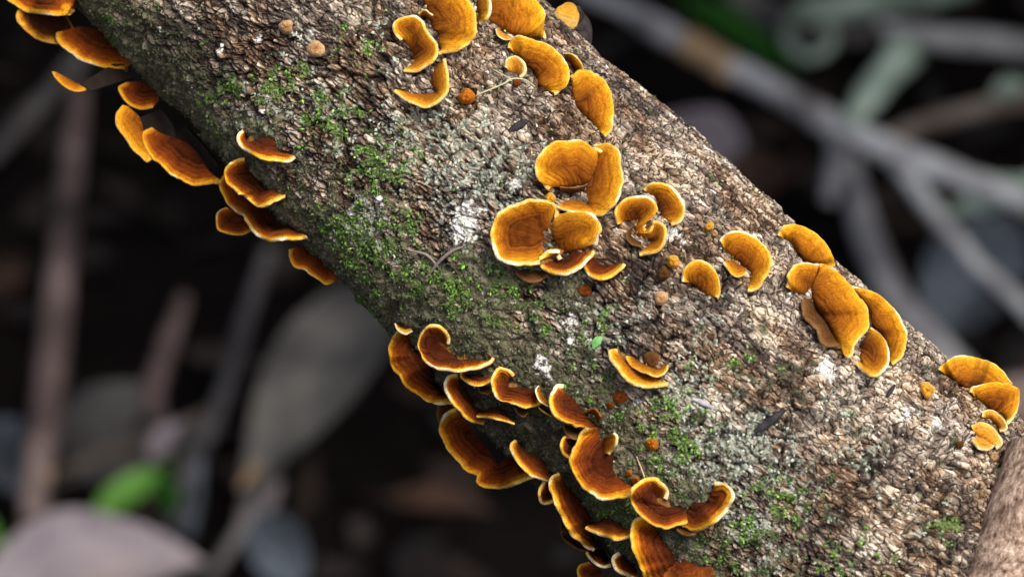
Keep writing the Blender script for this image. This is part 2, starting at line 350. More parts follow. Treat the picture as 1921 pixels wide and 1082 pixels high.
o = link('bark_flakes', mesh('bark_flakes', np.vstack(Vs), np.vstack(Fs_), vertex_col('bark_flakes', .88, 2500, .5, .0002), False, None, {'col': np.vstack(Cs)}), bark_o); tag(o, kind='stuff')
# ---- moss: leaf-sized faces
def leaves(name, s, th, L, Wd, upl, cols, mat, label, cat, lift=0.0002, curl=0.3):
    n = len(s); P, N, m = surf(s, th)
    T = np.broadcast_to(LD, N.shape); B = np.cross(N, T); a = rng.uniform(0, 2*math.pi, n)[:, None]
    X = T*np.cos(a)+B*np.sin(a); D = nrm(X+N*upl[:, None]); Y = np.cross(D, N); Y = nrm(Y); Q = np.cross(Y, D)
    L = L[:, None]; Wd = Wd[:, None]; P = P+N*lift
    V = np.stack([P, P+D*L*.5+Y*Wd-Q*L*curl*.2, P+D*L*.55+Q*L*.06, P+D*L*.5-Y*Wd-Q*L*curl*.2, P+D*L-Q*L*curl], 1)
    F = np.array([(0, 1, 2), (0, 2, 3), (1, 4, 2), (2, 4, 3)])
    FF = (F[None]+(np.arange(n)*5)[:, None, None]).reshape(-1, 3)
    o = link(name, mesh(name, V.reshape(-1, 3), FF, mat, False, None, {'col': np.repeat(cols, 5, 0)}))
    return tag(o, label, cat, None, 'stuff')
M_MOSS = vertex_col('moss', .7, 1500, .35, .0001)
s, th = rand_st(260000); mb, md, li, wh, dk = masks(s, th)
k = rng.random(len(s)) < np.clip(md*0.40+mb*0.5, 0, .8); s, th, mb, md, dk = s[k], th[k], mb[k], md[k], dk[k]; n = len(s)
br = np.clip(mb+rng.normal(0, .22, n)-0.1, 0, 1)*sstep(.2, .7, fbm(s*500, th*33, 44, 2)+0.2)
c = np.array([.068,.072,.038])*(1-br[:, None])+np.array([.105,.205,.032])*br[:, None]
brown = rng.random(n) < .28*(1-mb); c[brown] = np.array([.11,.09,.062])
c = c*rng.gamma(3., .36, n)[:, None]*(1-.55*dk[:, None])  # leaves take the same dk darkening, stains and painted tier shade
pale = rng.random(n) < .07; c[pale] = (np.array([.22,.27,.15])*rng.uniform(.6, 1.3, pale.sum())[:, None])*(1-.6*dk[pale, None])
leaves('moss', s, th, rng.uniform(.0006, .0016, n)*(1+.35*mb), rng.uniform(.0002, .00045, n)*(1+.5*mb), rng.uniform(.1, 1.6, n), c, M_MOSS, 'dark and bright green moss creeping over the shaded flank of the log', 'moss')
s, th = rand_st(120000); mb, md, li, wh, dk = masks(s, th)
k = rng.random(len(s)) < np.clip(li*0.36, 0, .8); s, th = s[k], th[k]; n = len(s)
c = np.array([.40,.45,.37])*rng.uniform(.55, 1.25, n)[:, None]+rng.normal(0, .015, (n, 3))
leaves('lichen', s, th, rng.uniform(.0006, .0018, n), rng.uniform(.0003, .0007, n), rng.uniform(.0, .6, n), np.clip(c, .02, .8), vertex_col('lichen', .95, 1500, .35, .0001), 'pale grey green lichen crust scattered in patches over the log', 'lichen')
# ------------------------------------------------------------------ bracket fungi
def fungus_mat(name, stops, zone=1.0):
    b = NB(name); v = b.attr('v').outputs['Fac']; u = b.attr('u').outputs['Fac']
    vec = b.n('CombineXYZ'); b.l(b.math('MULTIPLY', u, 5.0), vec.inputs[0]); b.l(b.math('MULTIPLY', v, 1.2), vec.inputs[1]); b.l(b.n('ObjectInfo').outputs['Random'], vec.inputs[2])
    wob = b.n('TexNoise', Scale=1.0, Detail=3); b.l(vec.outputs[0], wob.inputs['Vector'])
    obj = b.n('TexCoord').outputs['Object']
    pat = b.noise(170, 5, .65, obj)
    vv = b.math('ADD', v, b.math('ADD', b.math('MULTIPLY', b.math('SUBTRACT', wob.outputs['Fac'], .5), .10), b.math('MULTIPLY', b.math('SUBTRACT', pat, .5), .22)))
    tip = b.n('Math', operation='MULTIPLY', use_clamp=True); b.l(b.math('SUBTRACT', v, .84), tip.inputs[0]); tip.inputs[1].default_value = 6.0
    pale = b.math('MULTIPLY', b.math('MAXIMUM', b.math('SUBTRACT', b.noise(60, 2, .5, obj), .55), 0.0), 1.7)
    base = b.ramp(b.math('DIVIDE', b.math('ADD', vv, b.math('MULTIPLY', pale, tip.outputs[0])), 1.13), stops)
    zv = b.n('CombineXYZ'); b.l(b.math('MULTIPLY', vv, 9.0), zv.inputs[0]); b.l(b.math('MULTIPLY', u, 1.2), zv.inputs[1])
    zn = b.n('TexNoise', Scale=1.0, Detail=2); b.l(zv.outputs[0], zn.inputs['Vector'])
    zc = b.ramp(zn.outputs['Fac'], [(.37,(.42,.33,.26)),(.49,(1,1,1)),(.64,(1.2,1.16,1.08))])
    fv = b.n('CombineXYZ'); b.l(b.math('MULTIPLY', u, 700.0), fv.inputs[0]); b.l(b.math('MULTIPLY', v, 22.0), fv.inputs[1])
    fib = b.n('TexNoise', Scale=1.0, Detail=3); b.l(fv.outputs[0], fib.inputs['Vector'])
    grain = b.noise(2600, 3, .6, obj)
    c = b.mix(b.math('MULTIPLY', b.math('SUBTRACT', 1.12, v), 0.95*zone), base, zc, 'MULTIPLY')
    fc = b.ramp(b.math('ADD', b.math('MULTIPLY', fib.outputs['Fac'], .5), b.math('MULTIPLY', grain, .5)), [(.34,(.52,.47,.42)),(.66,(1.38,1.36,1.3))])
    c = b.mix(1.0, c, fc, 'MULTIPLY'); mot = b.ramp(b.noise(300, 4, .6, obj), [(.34,(.66,.58,.5)),(.52,(1,1,1)),(.7,(1.1,1.08,1.05))])
    c = b.mix(b.math('SUBTRACT', 1.05, b.math('MULTIPLY', v, .55)), c, mot, 'MULTIPLY'); b.col(c)
    hgt = b.math('ADD', b.math('ADD', b.math('MULTIPLY', fib.outputs['Fac'], .5), grain), b.math('MULTIPLY', zn.outputs['Fac'], .8))
    b.bump(hgt, 0.0004); b.b.inputs['Roughness'].default_value = .92
    b.b.inputs['Sheen Weight'].default_value = .015; b.b.inputs['Sheen Roughness'].default_value = .5; b.b.inputs['Sheen Tint'].default_value = (1, .75, .4, 1)
    b.b.inputs['Specular IOR Level'].default_value = .06
    return b.m
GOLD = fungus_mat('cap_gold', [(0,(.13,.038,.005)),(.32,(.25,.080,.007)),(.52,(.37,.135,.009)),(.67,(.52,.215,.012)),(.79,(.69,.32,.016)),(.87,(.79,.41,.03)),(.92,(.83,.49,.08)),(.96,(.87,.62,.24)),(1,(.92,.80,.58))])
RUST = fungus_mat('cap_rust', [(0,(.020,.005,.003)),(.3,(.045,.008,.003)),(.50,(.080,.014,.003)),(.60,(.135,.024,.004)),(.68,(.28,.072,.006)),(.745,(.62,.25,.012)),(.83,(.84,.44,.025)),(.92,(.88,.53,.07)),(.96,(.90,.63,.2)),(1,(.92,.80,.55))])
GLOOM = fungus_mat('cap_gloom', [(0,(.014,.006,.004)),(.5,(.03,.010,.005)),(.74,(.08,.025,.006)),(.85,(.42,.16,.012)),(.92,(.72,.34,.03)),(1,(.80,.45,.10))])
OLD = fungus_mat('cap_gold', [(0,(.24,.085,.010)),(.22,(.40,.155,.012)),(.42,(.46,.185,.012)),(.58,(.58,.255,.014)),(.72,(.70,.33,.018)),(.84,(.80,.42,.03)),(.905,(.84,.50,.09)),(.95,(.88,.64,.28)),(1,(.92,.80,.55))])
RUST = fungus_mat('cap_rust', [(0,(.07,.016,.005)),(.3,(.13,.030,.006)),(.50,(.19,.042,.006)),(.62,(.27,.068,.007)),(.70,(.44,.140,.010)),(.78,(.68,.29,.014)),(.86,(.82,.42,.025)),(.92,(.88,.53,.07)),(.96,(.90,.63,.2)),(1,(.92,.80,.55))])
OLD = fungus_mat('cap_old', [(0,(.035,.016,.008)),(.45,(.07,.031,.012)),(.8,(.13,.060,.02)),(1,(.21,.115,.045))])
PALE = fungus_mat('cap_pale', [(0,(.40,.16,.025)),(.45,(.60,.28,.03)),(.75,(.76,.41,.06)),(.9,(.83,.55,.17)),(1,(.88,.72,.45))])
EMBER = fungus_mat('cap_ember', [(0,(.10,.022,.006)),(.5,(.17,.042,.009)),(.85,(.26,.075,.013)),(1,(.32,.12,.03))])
KNOB = fungus_mat('cap_knob', [(0,(.22,.055,.008)),(.5,(.40,.12,.012)),(.85,(.58,.21,.02)),(1,(.62,.28,.05))])
BUFF = fungus_mat('cap_buff', [(0,(.32,.16,.06)),(.5,(.42,.24,.11)),(.8,(.55,.38,.22)),(1,(.62,.50,.36))])
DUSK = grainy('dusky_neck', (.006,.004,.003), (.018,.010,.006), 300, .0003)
UNDER = grainy('underside', (.16,.07,.018), (.27,.13,.038), 300, .0002)
GRP = 'bracket fungi growing on the log'
def lobe_grid(inner, outer, H, pw, seed, wav=1.0, ends=0.3, thick=0.00065, emb=0.0015, ridge_a=.00013, ext=0.0, dz=0.0, zk=1.0):
    inner = np.asarray(inner, float).reshape(-1, 2); outer = np.asarray(outer, float).reshape(-1, 2)
    plen = np.linalg.norm(np.diff(outer, axis=0), axis=1).sum(); nu = int(np.clip(plen/2.6, 20, 120))
    ip, op = spline(inner, nu), spline(outer, nu)
    u = np.linspace(0, 1, nu); q = u*plen/24.0; ip0 = ip; ip = ip+(ip-op)*ext*np.sin(np.pi*u)[:, None]**.5
    tang = np.gradient(op, axis=0); nor = np.stack([tang[:, 1], -tang[:, 0]], -1); nor /= np.maximum(np.linalg.norm(nor, axis=1, keepdims=True), 1e-9)
    op = op+nor*((fbm(q*1.0, 0*q+seed, seed, 3)-.5)*7.5*wav*min(1., plen/160.))[:, None]
    depth = np.linalg.norm(op-ip, axis=1).max(); nv = int(np.clip(depth/3.2, 9, 30))
    v = np.linspace(0, 1, nv); v = 1-(1-v)**1.15
    pix = ip[:, None]*(1-v[None, :, None])+op[:, None]*v[None, :, None]
    hu = H*np.maximum(np.sin(np.pi*np.clip(u, 0, 1))**.55, ends)*(1+.35*wav*(fbm(q*.8, 0*q+3, seed+5, 2)-.5))
    h = -emb+(hu[:, None]+emb)*(v[None, :]**pw)
    h = h+(.0018*wav*(fbm(q*1.3, 0*q+8, seed+9, 2)-.5))[:, None]*v[None, :]**2
    dist = np.sqrt(((pix[:, :, None]-op[None, None, ::2])**2).sum(-1)).min(2); ref = np.percentile(np.sqrt(((ip0[:, None]-op[None])**2).sum(-1)).min(1), 60); vc = np.clip(1-dist/(ref*zk), 0, 1)       # zones run parallel to the margin
    t = hit(pix, h)
    for _ in range(6):
        tp = np.pad(t, ((1, 1), (0, 0)), 'edge'); t2 = .25*tp[:-2]+.5*tp[1:-1]+.25*tp[2:]
        tv = t2.copy(); tv[:, 1:-1] = .25*t2[:, :-2]+.5*t2[:, 1:-1]+.25*t2[:, 2:]
        k = v[None, :]*.9; t = t*(1-k)+tv*k
    P = CAM+ray(pix)*(t+dz*sstep(0, .5, v)[None, :])[..., None]
    du = np.gradient(P, axis=0); dv = np.gradient(P, axis=1); N = nrm(np.cross(du, dv))
    N = np.where(((CAM-P)*N).sum(-1, keepdims=True) < 0, -N, N)
    for _ in range(3):
        Np = np.pad(N, ((1, 1), (1, 1), (0, 0)), 'edge'); N = nrm(Np[1:-1, 1:-1]*2+Np[:-2, 1:-1]+Np[2:, 1:-1]+Np[1:-1, :-2]+Np[1:-1, 2:])
    ridge = np.sin(2*np.pi*(vc*(depth/14.0)+.7*fbm(q[:, None]*.35+0*v[None], v[None]*2+0*q[:, None], seed+3, 2)))
    P = P+N*(ridge*ridge_a*np.sin(np.pi*u)[:, None]*sstep(0, .15, v)[None, :]*(1-sstep(.85, 1, v))[None, :])[..., None]
    L = np.r_[0, np.cumsum(np.linalg.norm(np.diff(P[:, -1], axis=0), axis=1))]
    e = nrm(P[:, -1]-P[:, -3]); e = nrm(e-N[:, -1]*(e*N[:, -1]).sum(-1, keepdims=True)); r = min(thick, .10*depth*1.95e-4)
    Np = N[:, -1]; Q = P[:, -1]-e*r*.9; P[:, -1] = Q
    if nv > 3: P[:, -2] = (P[:, -3]+Q)/2
    a = np.linspace(0, np.pi, 9)[1:]
    rim = Q[:, None]+Np[:, None]*(r*(np.cos(a)-1))[None, :, None]+e[:, None]*(r*np.sin(a))[None, :, None]
    vb = v[::-2][1:]; bt = P[:, ::-2][:, 1:]-N[:, ::-2][:, 1:]*(2*r+.0012*(1-vb)[None, :])[..., None]
    G = np.concatenate([P, rim, bt], 1)
    rv = 1+.06*np.sin(a)*(a < 3.1)+(a > 1.6)*.02
    vv = np.concatenate([vc, np.broadcast_to(rv[None], (nu, len(rv))), vc[:, ::-2][:, 1:]], 1)
    return G, vv, np.broadcast_to(L[:, None], G.shape[:2]), nv
def grid_normals(G, nv):
    du = np.gradient(G, axis=0); dv = np.gradient(G, axis=1); N = nrm(np.cross(du, dv))
    if (((CAM-G[:, :nv])*N[:, :nv]).sum(-1) > 0).mean() < .5: return -N, True
    return N, False
def sub_mesh(name, G, A, U, N, j0, j1, mat, flip, ends=False):
    g = G[:, j0:j1]; n, m = g.shape[:2]; F = grid_faces(n, m)
    F = F if not flip else F[:, ::-1]
    if ends is False:
        return mesh(name, g.reshape(-1, 3), F, mat, True, {'v': A[:, j0:j1].reshape(-1), 'u': U[:, j0:j1].reshape(-1)}, None, N[:, j0:j1].reshape(-1, 3))
def add_lobe(parent, inner, outer, H, mat, pw=.8, seed=0, wav=1.0, ends=.3, thick=.00065, emb=.0015, part='cap', dz=0.0):
    G, A, U, nv = lobe_grid(inner, outer, H/1000.0, pw, seed, wav, ends, thick, emb, .00055 if mat is RUST else .00010, (.22 if mat is RUST and dz == 0 else 0.0), dz, 1.0 if mat is RUST else 1.45); N, flip = grid_normals(G, nv)
    n, M = G.shape[:2]; jm = max(2, int(nv*.88)); jr = nv+9
    cap = link(part, sub_mesh(part, G, A, U, N, 0, jm, mat, flip), parent)
    sub = cap if part == 'lobe' else parent
    link('margin', sub_mesh('margin', G, A, U, N, jm-1, jr, mat, flip), sub)
    # underside with closed ends
    g = G[:, jr-1:]; m = g.shape[1]; F = [tuple(f) for f in (grid_faces(n, m) if not flip else grid_faces(n, m)[:, ::-1])]
    V = g.reshape(-1, 3); off = len(V); E = np.concatenate([G[0], G[-1]]); 
    F += [tuple(range(off, off+M)) if flip else tuple(range(off+M-1, off-1, -1)), tuple(range(off+2*M-1, off+M-1, -1)) if flip else tuple(range(off+M, off+2*M))]
    link('underside', mesh('underside', np.vstack([V, E]), F, DUSK if mat is DUSK else UNDER, False), sub)
def base_of(inner):
    p = np.asarray(inner, float).reshape(-1, 2).mean(0); return on_log(p[None])[0]
NSEED = [0]
def bracket(name, label, mat, H, inner, outer, more=(), **k):
    """more: further lobes (mat, H, inner, outer, opts) that are grown together with the first"""
    r = tag(empty(name, base_of(inner)), label, 'fungus', GRP); NSEED[0] += 7
    add_lobe(r, inner, outer, H, mat, seed=NSEED[0], part='cap' if not more else 'lobe', **k)
    for (m2, H2, i2, o2, k2) in more:
        NSEED[0] += 7; add_lobe(r, i2, o2, H2, m2, seed=NSEED[0], part='lobe', **k2)
    return r
def button(name, label, mat, x, y, r, H=4.0, squash=1.0, rot=0.0):
    """small round young cap seated on the bark"""
    NSEED[0] += 7; seed = NSEED[0]; nu, nv = 28, 12
    a = np.linspace(0, 2*math.pi, nu, endpoint=False); v = np.linspace(0, 1, nv)
    rr = r*(1+.22*(vnoise(np.cos(a)*1.4+seed, np.sin(a)*1.4, seed)-.5)*2)
    pix = np.stack([x+np.outer(rr, v)*np.cos(a+rot)[:, None], y+np.outer(rr, v)*np.sin(a+rot)[:, None]*squash], -1)
    hgt = H/1000*np.sqrt(np.maximum(1-v**2.6, 0))*(1-.08*np.exp(-(v/.3)**2)); h = hgt[None, :]*(1+.25*(vnoise(np.cos(a)*2+seed, np.sin(a)*2+3, seed+2)-.5))[:, None]-.0012*v[None, :]**4
    G = CAM+ray(pix)*hit(pix, h)[..., None]
    R = tag(empty(name, on_log(np.array([[x, y]]))[0]), label, 'fungus', GRP)
    A = np.broadcast_to((.35+.65*v)[None], G.shape[:2]); U = np.broadcast_to((a*r*2e-4)[:, None], G.shape[:2])
    for nm, j0, j1 in (('cap', 0, 9), ('margin', 8, nv)):
        g = G[:, j0:j1]; F = grid_faces(nu, j1-j0, True)[:, ::-1]
        link(nm, mesh(nm, g.reshape(-1, 3), F, mat, True, {'v': A[:, j0:j1].reshape(-1), 'u': U[:, j0:j1].reshape(-1)}), R)
    return R
B = bracket
# --- the large fused cluster in the middle of the log
B('bracket_fungus', 'largest golden fungus fused of curling fans, in the middle of the log face', GOLD, 15,
  [1038,418, 1037,432, 1035,446, 1032,458, 1035,466, 1043,472, 1050,478, 1055,483],
  [1042,404, 1037,386, 1020,378, 993,377, 966,385, 949,394, 932,412, 924,435, 924,456, 931,474, 949,488, 984,491, 1014,485, 1029,476, 1043,475, 1054,485], pw=1.15, thick=.0008,
  more=[(GOLD, 14, [1034,423, 1037,445, 1049,474, 1067,474, 1090,468, 1098,456], [1041,408, 1055,401, 1073,397, 1097,398, 1114,406, 1122,420, 1123,435, 1117,453, 1108,458, 1098,456], dict(pw=.6, thick=.0008)),
        (RUST, 14, [1026,485, 1043,490, 1061,486, 1079,475, 1105,469], [1017,490, 1018,500, 1029,508, 1052,512, 1073,508, 1091,497, 1105,480, 1110,469], dict(pw=.8, ends=.5)),
        (RUST, 12, [1108,480, 1117,488, 1126,498, 1141,500, 1162,494], [1095,494, 1103,511, 1123,521, 1141,518, 1159,506, 1169,493], dict(pw=.8, ends=.4))])
B('bracket_fungus', 'golden fan fungus with tall side flap, above the largest fused cluster', GOLD, 13,
  [1040,351, 1055,352, 1075,352, 1097,350, 1111,340, 1121,312, 1124,292], [1033,351, 1014,340, 1004,320, 1004,302, 1014,287, 1026,274, 1049,265, 1073,263, 1097,267, 1117,277, 1127,288], pw=.6, thick=.0007,
  more=[(GOLD, 12, [1122,300, 1108,330, 1098,350, 1098,366, 1102,380, 1106,392], [1117,272, 1135,270, 1153,278, 1161,289, 1165,317, 1164,352, 1159,370, 1144,389, 1126,401, 1112,402], dict(pw=.7)),
        (GOLD, 9, [1056,378, 1075,372, 1095,378, 1110,388], [1046,386, 1070,395, 1095,398, 1114,401], dict(pw=.7, ends=.6)),
        (OLD, 6, [1052,366, 1072,364, 1096,362], [1050,351, 1072,353, 1098,350], dict(pw=.9, ends=.7))])
button('young_fungus', 'whitish young knob squeezed between the two big golden clusters', PALE, 1032, 373, 11, 7)
B('bracket_fungus', 'dark brown old bracket hidden beneath the largest golden cluster', OLD, 7, [970,500, 1000,500, 1025,505], [968,512, 985,525, 1008,527, 1027,514], ends=.5)
# --- twisted group to the right of the cluster
B('bracket_fungus', 'round golden cap with plain rim beside the S-shaped twisted fungus', GOLD, 9, [1213,362, 1230,376, 1234,394, 1240,408, 1254,416], [1209,358, 1220,346, 1244,346, 1268,358, 1281,379, 1282,400, 1274,414, 1259,420], pw=.7)
B('bracket_fungus', 'S-shaped twisted golden fungus curling like a ribbon', GOLD, 10, [1172,415, 1184,417, 1196,414, 1196,421, 1188,428, 1194,436], [1163,420, 1158,406, 1160,391, 1173,377, 1191,369, 1212,367, 1227,376, 1233,391, 1230,406, 1218,417, 1209,426], pw=.65,
  more=[(GOLD, 9, [1190,431, 1190,440, 1200,447, 1214,449, 1221,452, 1212,461, 1201,471], [1209,425, 1212,437, 1219,433, 1224,421, 1234,417, 1245,424, 1247,441, 1241,459, 1227,471, 1199,474], dict(pw=.8, wav=.4)),
        (OLD, 4, [1186,432, 1190,444, 1203,452], [1176,434, 1176,448, 1186,458, 1203,462], dict(ends=.6))])
# --- right part of the face
button('young_fungus', 'tiny pale orange knob at the upper tip of a crescent fungus', PALE, 1330, 425, 9, 4)
button('young_fungus', 'tiny tan knob joining a crescent fungus to a smaller knob', BUFF, 1341, 438, 7, 3)
B('bracket_fungus', 'golden crescent fungus with white hooked lower tip, facing the upper edge of the log', GOLD, 10, [1361,470, 1370,480, 1380,490, 1395,500, 1408,515, 1403,537], [1351,452, 1358,439, 1377,432, 1400,435, 1423,448, 1440,465, 1447,483, 1443,503, 1433,523, 1420,538, 1403,542], pw=.6,
  more=[(GOLD, 5, [1364,484, 1380,490, 1397,500], [1358,492, 1372,511, 1386,518, 1398,512], dict(ends=.5))])
B('bracket_fungus', 'small golden hoof-shaped cap standing alone below the hooked crescent', GOLD, 8, [1299,531, 1309,542, 1322,553, 1337,557], [1282,528, 1282,510, 1293,497, 1310,489, 1327,495, 1342,508, 1347,523, 1349,547, 1343,556], pw=.6)
button('young_fungus', 'small bright yellow button beside a brown button', PALE, 1263, 491, 13, 6)
button('young_fungus', 'small brown velvety button touching a yellow button', OLD, 1245, 513, 14, 5)
button('young_fungus', 'pale peach button alone below the brown and yellow pair', BUFF, 1240, 560, 13, 3)
# --- upper edge, right
B('bracket_fungus', 'golden cap leaning over the upper edge above the largest overlapping stack', GOLD, 9, [1474,450, 1487,462, 1497,478, 1510,492, 1537,499], [1462,442, 1467,428, 1483,418, 1503,420, 1527,433, 1547,455, 1562,480, 1566,500], pw=.6)
B('bracket_fungus', 'broad orange cap fused with small side fan, biggest of the stack at the upper edge', GOLD, 13, [1536,507, 1521,540, 1527,573, 1543,596, 1557,616, 1572,642, 1580,655], [1538,495, 1557,495, 1577,510, 1593,530, 1610,550, 1623,570, 1630,590, 1630,610, 1618,627, 1602,645, 1594,668, 1583,666, 1578,652], pw=.45,
  more=[(GOLD, 10, [1487,547, 1507,554, 1518,548, 1530,523, 1535,507], [1478,540, 1480,517, 1493,500, 1513,493, 1538,497], dict(pw=.6)),
        (OLD, 5, [1534,560, 1550,587, 1566,610, 1582,634], [1508,560, 1512,592, 1534,614, 1541,640, 1560,648, 1575,646], dict(ends=.7, pw=.9))])
B('bracket_fungus', 'small curled golden cap tucked under the broad orange cap', GOLD, 9, [1626,628, 1616,642, 1612,660, 1615,673, 1622,680], [1633,615, 1650,623, 1663,640, 1668,663, 1663,687, 1647,703, 1630,701, 1614,690, 1607,678], pw=.55)
B('bracket_fungus', 'long golden ear-shaped cap behind the broad orange cap', GOLD, 8, [1603,548, 1627,580, 1634,610, 1652,628, 1665,655, 1668,674], [1602,541, 1623,539, 1643,550, 1667,567, 1687,587, 1697,610, 1700,640, 1693,663, 1673,681], pw=.6)
B('bracket_fungus', 'wide brownish gold shelf behind a smaller shelf at the lower right end', GOLD, 10, [1778,706, 1797,722, 1818,732, 1850,726, 1888,720], [1764,694, 1774,678, 1800,667, 1830,667, 1857,677, 1880,693, 1898,721], pw=.7)
B('bracket_fungus', 'brownish gold shelf with flat top in front of a wider shelf', GOLD, 9, [1829,746, 1842,758, 1856,770, 1872,776, 1886,787], [1822,735, 1828,724, 1847,718, 1874,717, 1902,724, 1913,733, 1910,754, 1902,776, 1888,791], pw=.7)
B('bracket_fungus', 'small fuzzy gold cap between shelf fungus and a two-lobed yellow cap', PALE, 5, [1850,785, 1858,790, 1866,798, 1873,803], [1846,782, 1849,771, 1863,769, 1877,779, 1886,793, 1887,803, 1875,806], pw=.6)
B('bracket_fungus', 'two-lobed bright yellow cap flat on bark at the lower right end', PALE, 5, [1830,816, 1838,825, 1850,832, 1862,836], [1821,797, 1838,790, 1858,796, 1872,810, 1881,823, 1880,836, 1868,838], pw=.5, more=[(PALE, 4, [1838,816, 1848,816, 1856,822], [1824,824, 1836,839, 1856,843, 1866,834], dict(pw=.6))])
button('young_fungus', 'tiny pale brown knob below the two-lobed yellow cap', BUFF, 1866, 857, 10, 3)
button('young_fungus', 'tiny dark brown bead in the bark left of the two-lobed yellow cap', OLD, 1801, 834, 8, 3)
button('young_fungus', 'pale yellow ringed button alone near the flat-topped shelves', PALE, 1740, 731, 16, 4)
# --- top of the log
B('bracket_fungus', 'golden cap with wavy left rim in front of the tall golden cap at the top', GOLD, 11, [757,72, 764,88, 773,106, 776,115, 764,125], [757,72, 743,58, 740,43, 753,32, 777,30, 793,38, 798,55, 807,68, 817,82, 817,100, 807,117, 783,130, 758,129], pw=.7)
B('bracket_fungus', 'tall golden cap with swirling bands and sweeping lower rim', GOLD, 14, [796,5, 803,35, 810,55, 822,64, 822,80, 828,95], [800,-45, 840,-42, 866,-12, 884,12, 894,43, 892,63, 880,80, 857,92, 822,98], pw=.6,
  more=[(GOLD, 9, [796,32, 806,38, 812,44], [786,27, 797,20, 812,30], dict(ends=.6, pw=.7))])
B('bracket_fungus', 'narrow golden cap wedged between the swirling cap and the brown-banded fan', GOLD, 10, [892,4, 894,22, 897,38], [900,-25, 916,-8, 918,18, 911,36, 898,44], pw=.6)
B('bracket_fungus', 'broad brown-banded golden fan at the top edge', GOLD, 12, [912,38, 932,52, 960,66, 990,70, 1012,70], [925,-45, 970,-48, 1000,-10, 1013,8, 1024,28, 1022,50, 1017,70], pw=.55, more=[(PALE, 5, [934,52, 946,60, 960,68], [931,54, 934,66, 947,74, 960,73], dict(ends=.6))])
B('bracket_fungus', 'thick arched golden cap beneath the brown-banded fan', GOLD, 11, [966,102, 984,122, 1003,142, 1010,160, 1030,171], [955,90, 957,75, 973,68, 1000,72, 1027,82, 1050,100, 1065,123, 1068,147, 1057,167, 1040,174], pw=.55)
B('bracket_fungus', 'sliver of golden cap behind the thick arched cap', GOLD, 7, [1062,112, 1072,124, 1078,134], [1056,101, 1073,103, 1090,119, 1094,132], pw=.6)
B('bracket_fungus', 'drooping golden cap with white-tipped point above the bare upper edge', GOLD, 10, [1071,155, 1074,187, 1088,212, 1106,227, 1122,244], [1071,145, 1080,133, 1103,131, 1123,142, 1140,160, 1150,187, 1153,217, 1146,243, 1133,253], pw=.55)
B('bracket_fungus', 'small yellow thumb-shaped cap left of the thick arched cap', PALE, 6, [956,137, 964,141, 974,140], [950,127, 952,111, 967,105, 980,116, 983,133, 974,144], pw=.6)
button('young_fungus', 'brown bead under the small thumb-shaped cap', EMBER, 970, 156, 8, 4)
B('bracket_fungus', 'V-shaped golden fungus with upright flap below the wavy-rimmed cap', GOLD, 11, [748,168, 773,174, 800,175, 818,168, 806,155, 811,134, 827,114], [742,167, 760,182, 780,193, 800,198, 823,188, 838,167, 839,140, 830,111], pw=.8, wav=.6)
button('young_fungus', 'orange rounded knob alone right of the V-shaped fungus', KNOB, 875, 182, 16, 7)
button('young_fungus', 'pale tan button on rough bark near the top, darker of the pair', BUFF, 536, 51, 15, 3)
button('young_fungus', 'flat beige button on rough bark, ringed by lichen', BUFF, 592, 92, 17, 2)
# --- left flank, going down
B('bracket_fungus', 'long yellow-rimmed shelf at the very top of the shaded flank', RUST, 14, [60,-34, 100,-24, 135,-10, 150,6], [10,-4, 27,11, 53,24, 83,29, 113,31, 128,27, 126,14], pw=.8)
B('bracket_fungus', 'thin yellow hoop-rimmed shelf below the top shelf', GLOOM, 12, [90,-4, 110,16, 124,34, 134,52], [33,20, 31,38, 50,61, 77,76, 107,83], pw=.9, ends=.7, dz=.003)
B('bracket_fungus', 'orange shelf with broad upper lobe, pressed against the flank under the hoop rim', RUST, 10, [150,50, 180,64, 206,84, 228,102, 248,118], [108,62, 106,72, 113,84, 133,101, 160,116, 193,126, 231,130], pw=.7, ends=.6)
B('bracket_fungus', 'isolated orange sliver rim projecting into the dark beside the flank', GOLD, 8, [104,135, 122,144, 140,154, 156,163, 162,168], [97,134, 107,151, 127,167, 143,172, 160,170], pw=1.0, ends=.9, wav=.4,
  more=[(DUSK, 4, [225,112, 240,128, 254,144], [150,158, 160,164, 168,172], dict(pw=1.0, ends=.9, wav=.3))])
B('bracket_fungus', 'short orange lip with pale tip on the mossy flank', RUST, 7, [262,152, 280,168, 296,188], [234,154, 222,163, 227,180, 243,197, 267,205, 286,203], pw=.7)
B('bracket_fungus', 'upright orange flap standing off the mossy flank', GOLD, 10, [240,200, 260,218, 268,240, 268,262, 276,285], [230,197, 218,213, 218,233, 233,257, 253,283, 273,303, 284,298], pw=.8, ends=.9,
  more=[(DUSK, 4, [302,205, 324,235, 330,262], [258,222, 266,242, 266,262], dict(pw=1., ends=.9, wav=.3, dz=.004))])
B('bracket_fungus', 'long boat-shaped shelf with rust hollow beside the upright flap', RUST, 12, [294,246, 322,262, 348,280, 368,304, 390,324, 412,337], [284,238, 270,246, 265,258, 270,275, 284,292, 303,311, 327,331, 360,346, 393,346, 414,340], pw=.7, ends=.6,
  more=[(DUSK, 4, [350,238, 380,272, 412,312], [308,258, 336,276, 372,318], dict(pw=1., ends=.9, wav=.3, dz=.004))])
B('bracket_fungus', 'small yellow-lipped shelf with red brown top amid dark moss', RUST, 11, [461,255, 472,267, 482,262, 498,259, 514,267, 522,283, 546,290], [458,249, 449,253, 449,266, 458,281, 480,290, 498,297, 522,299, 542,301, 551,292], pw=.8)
B('bracket_fungus', 'golden hood folding over a second shelf on the mossy flank', RUST, 14, [462,307, 470,326, 481,347, 495,357, 510,357, 531,366], [459,302, 439,305, 424,320, 424,338, 445,356, 466,374, 482,386, 499,383, 536,367], pw=.6)
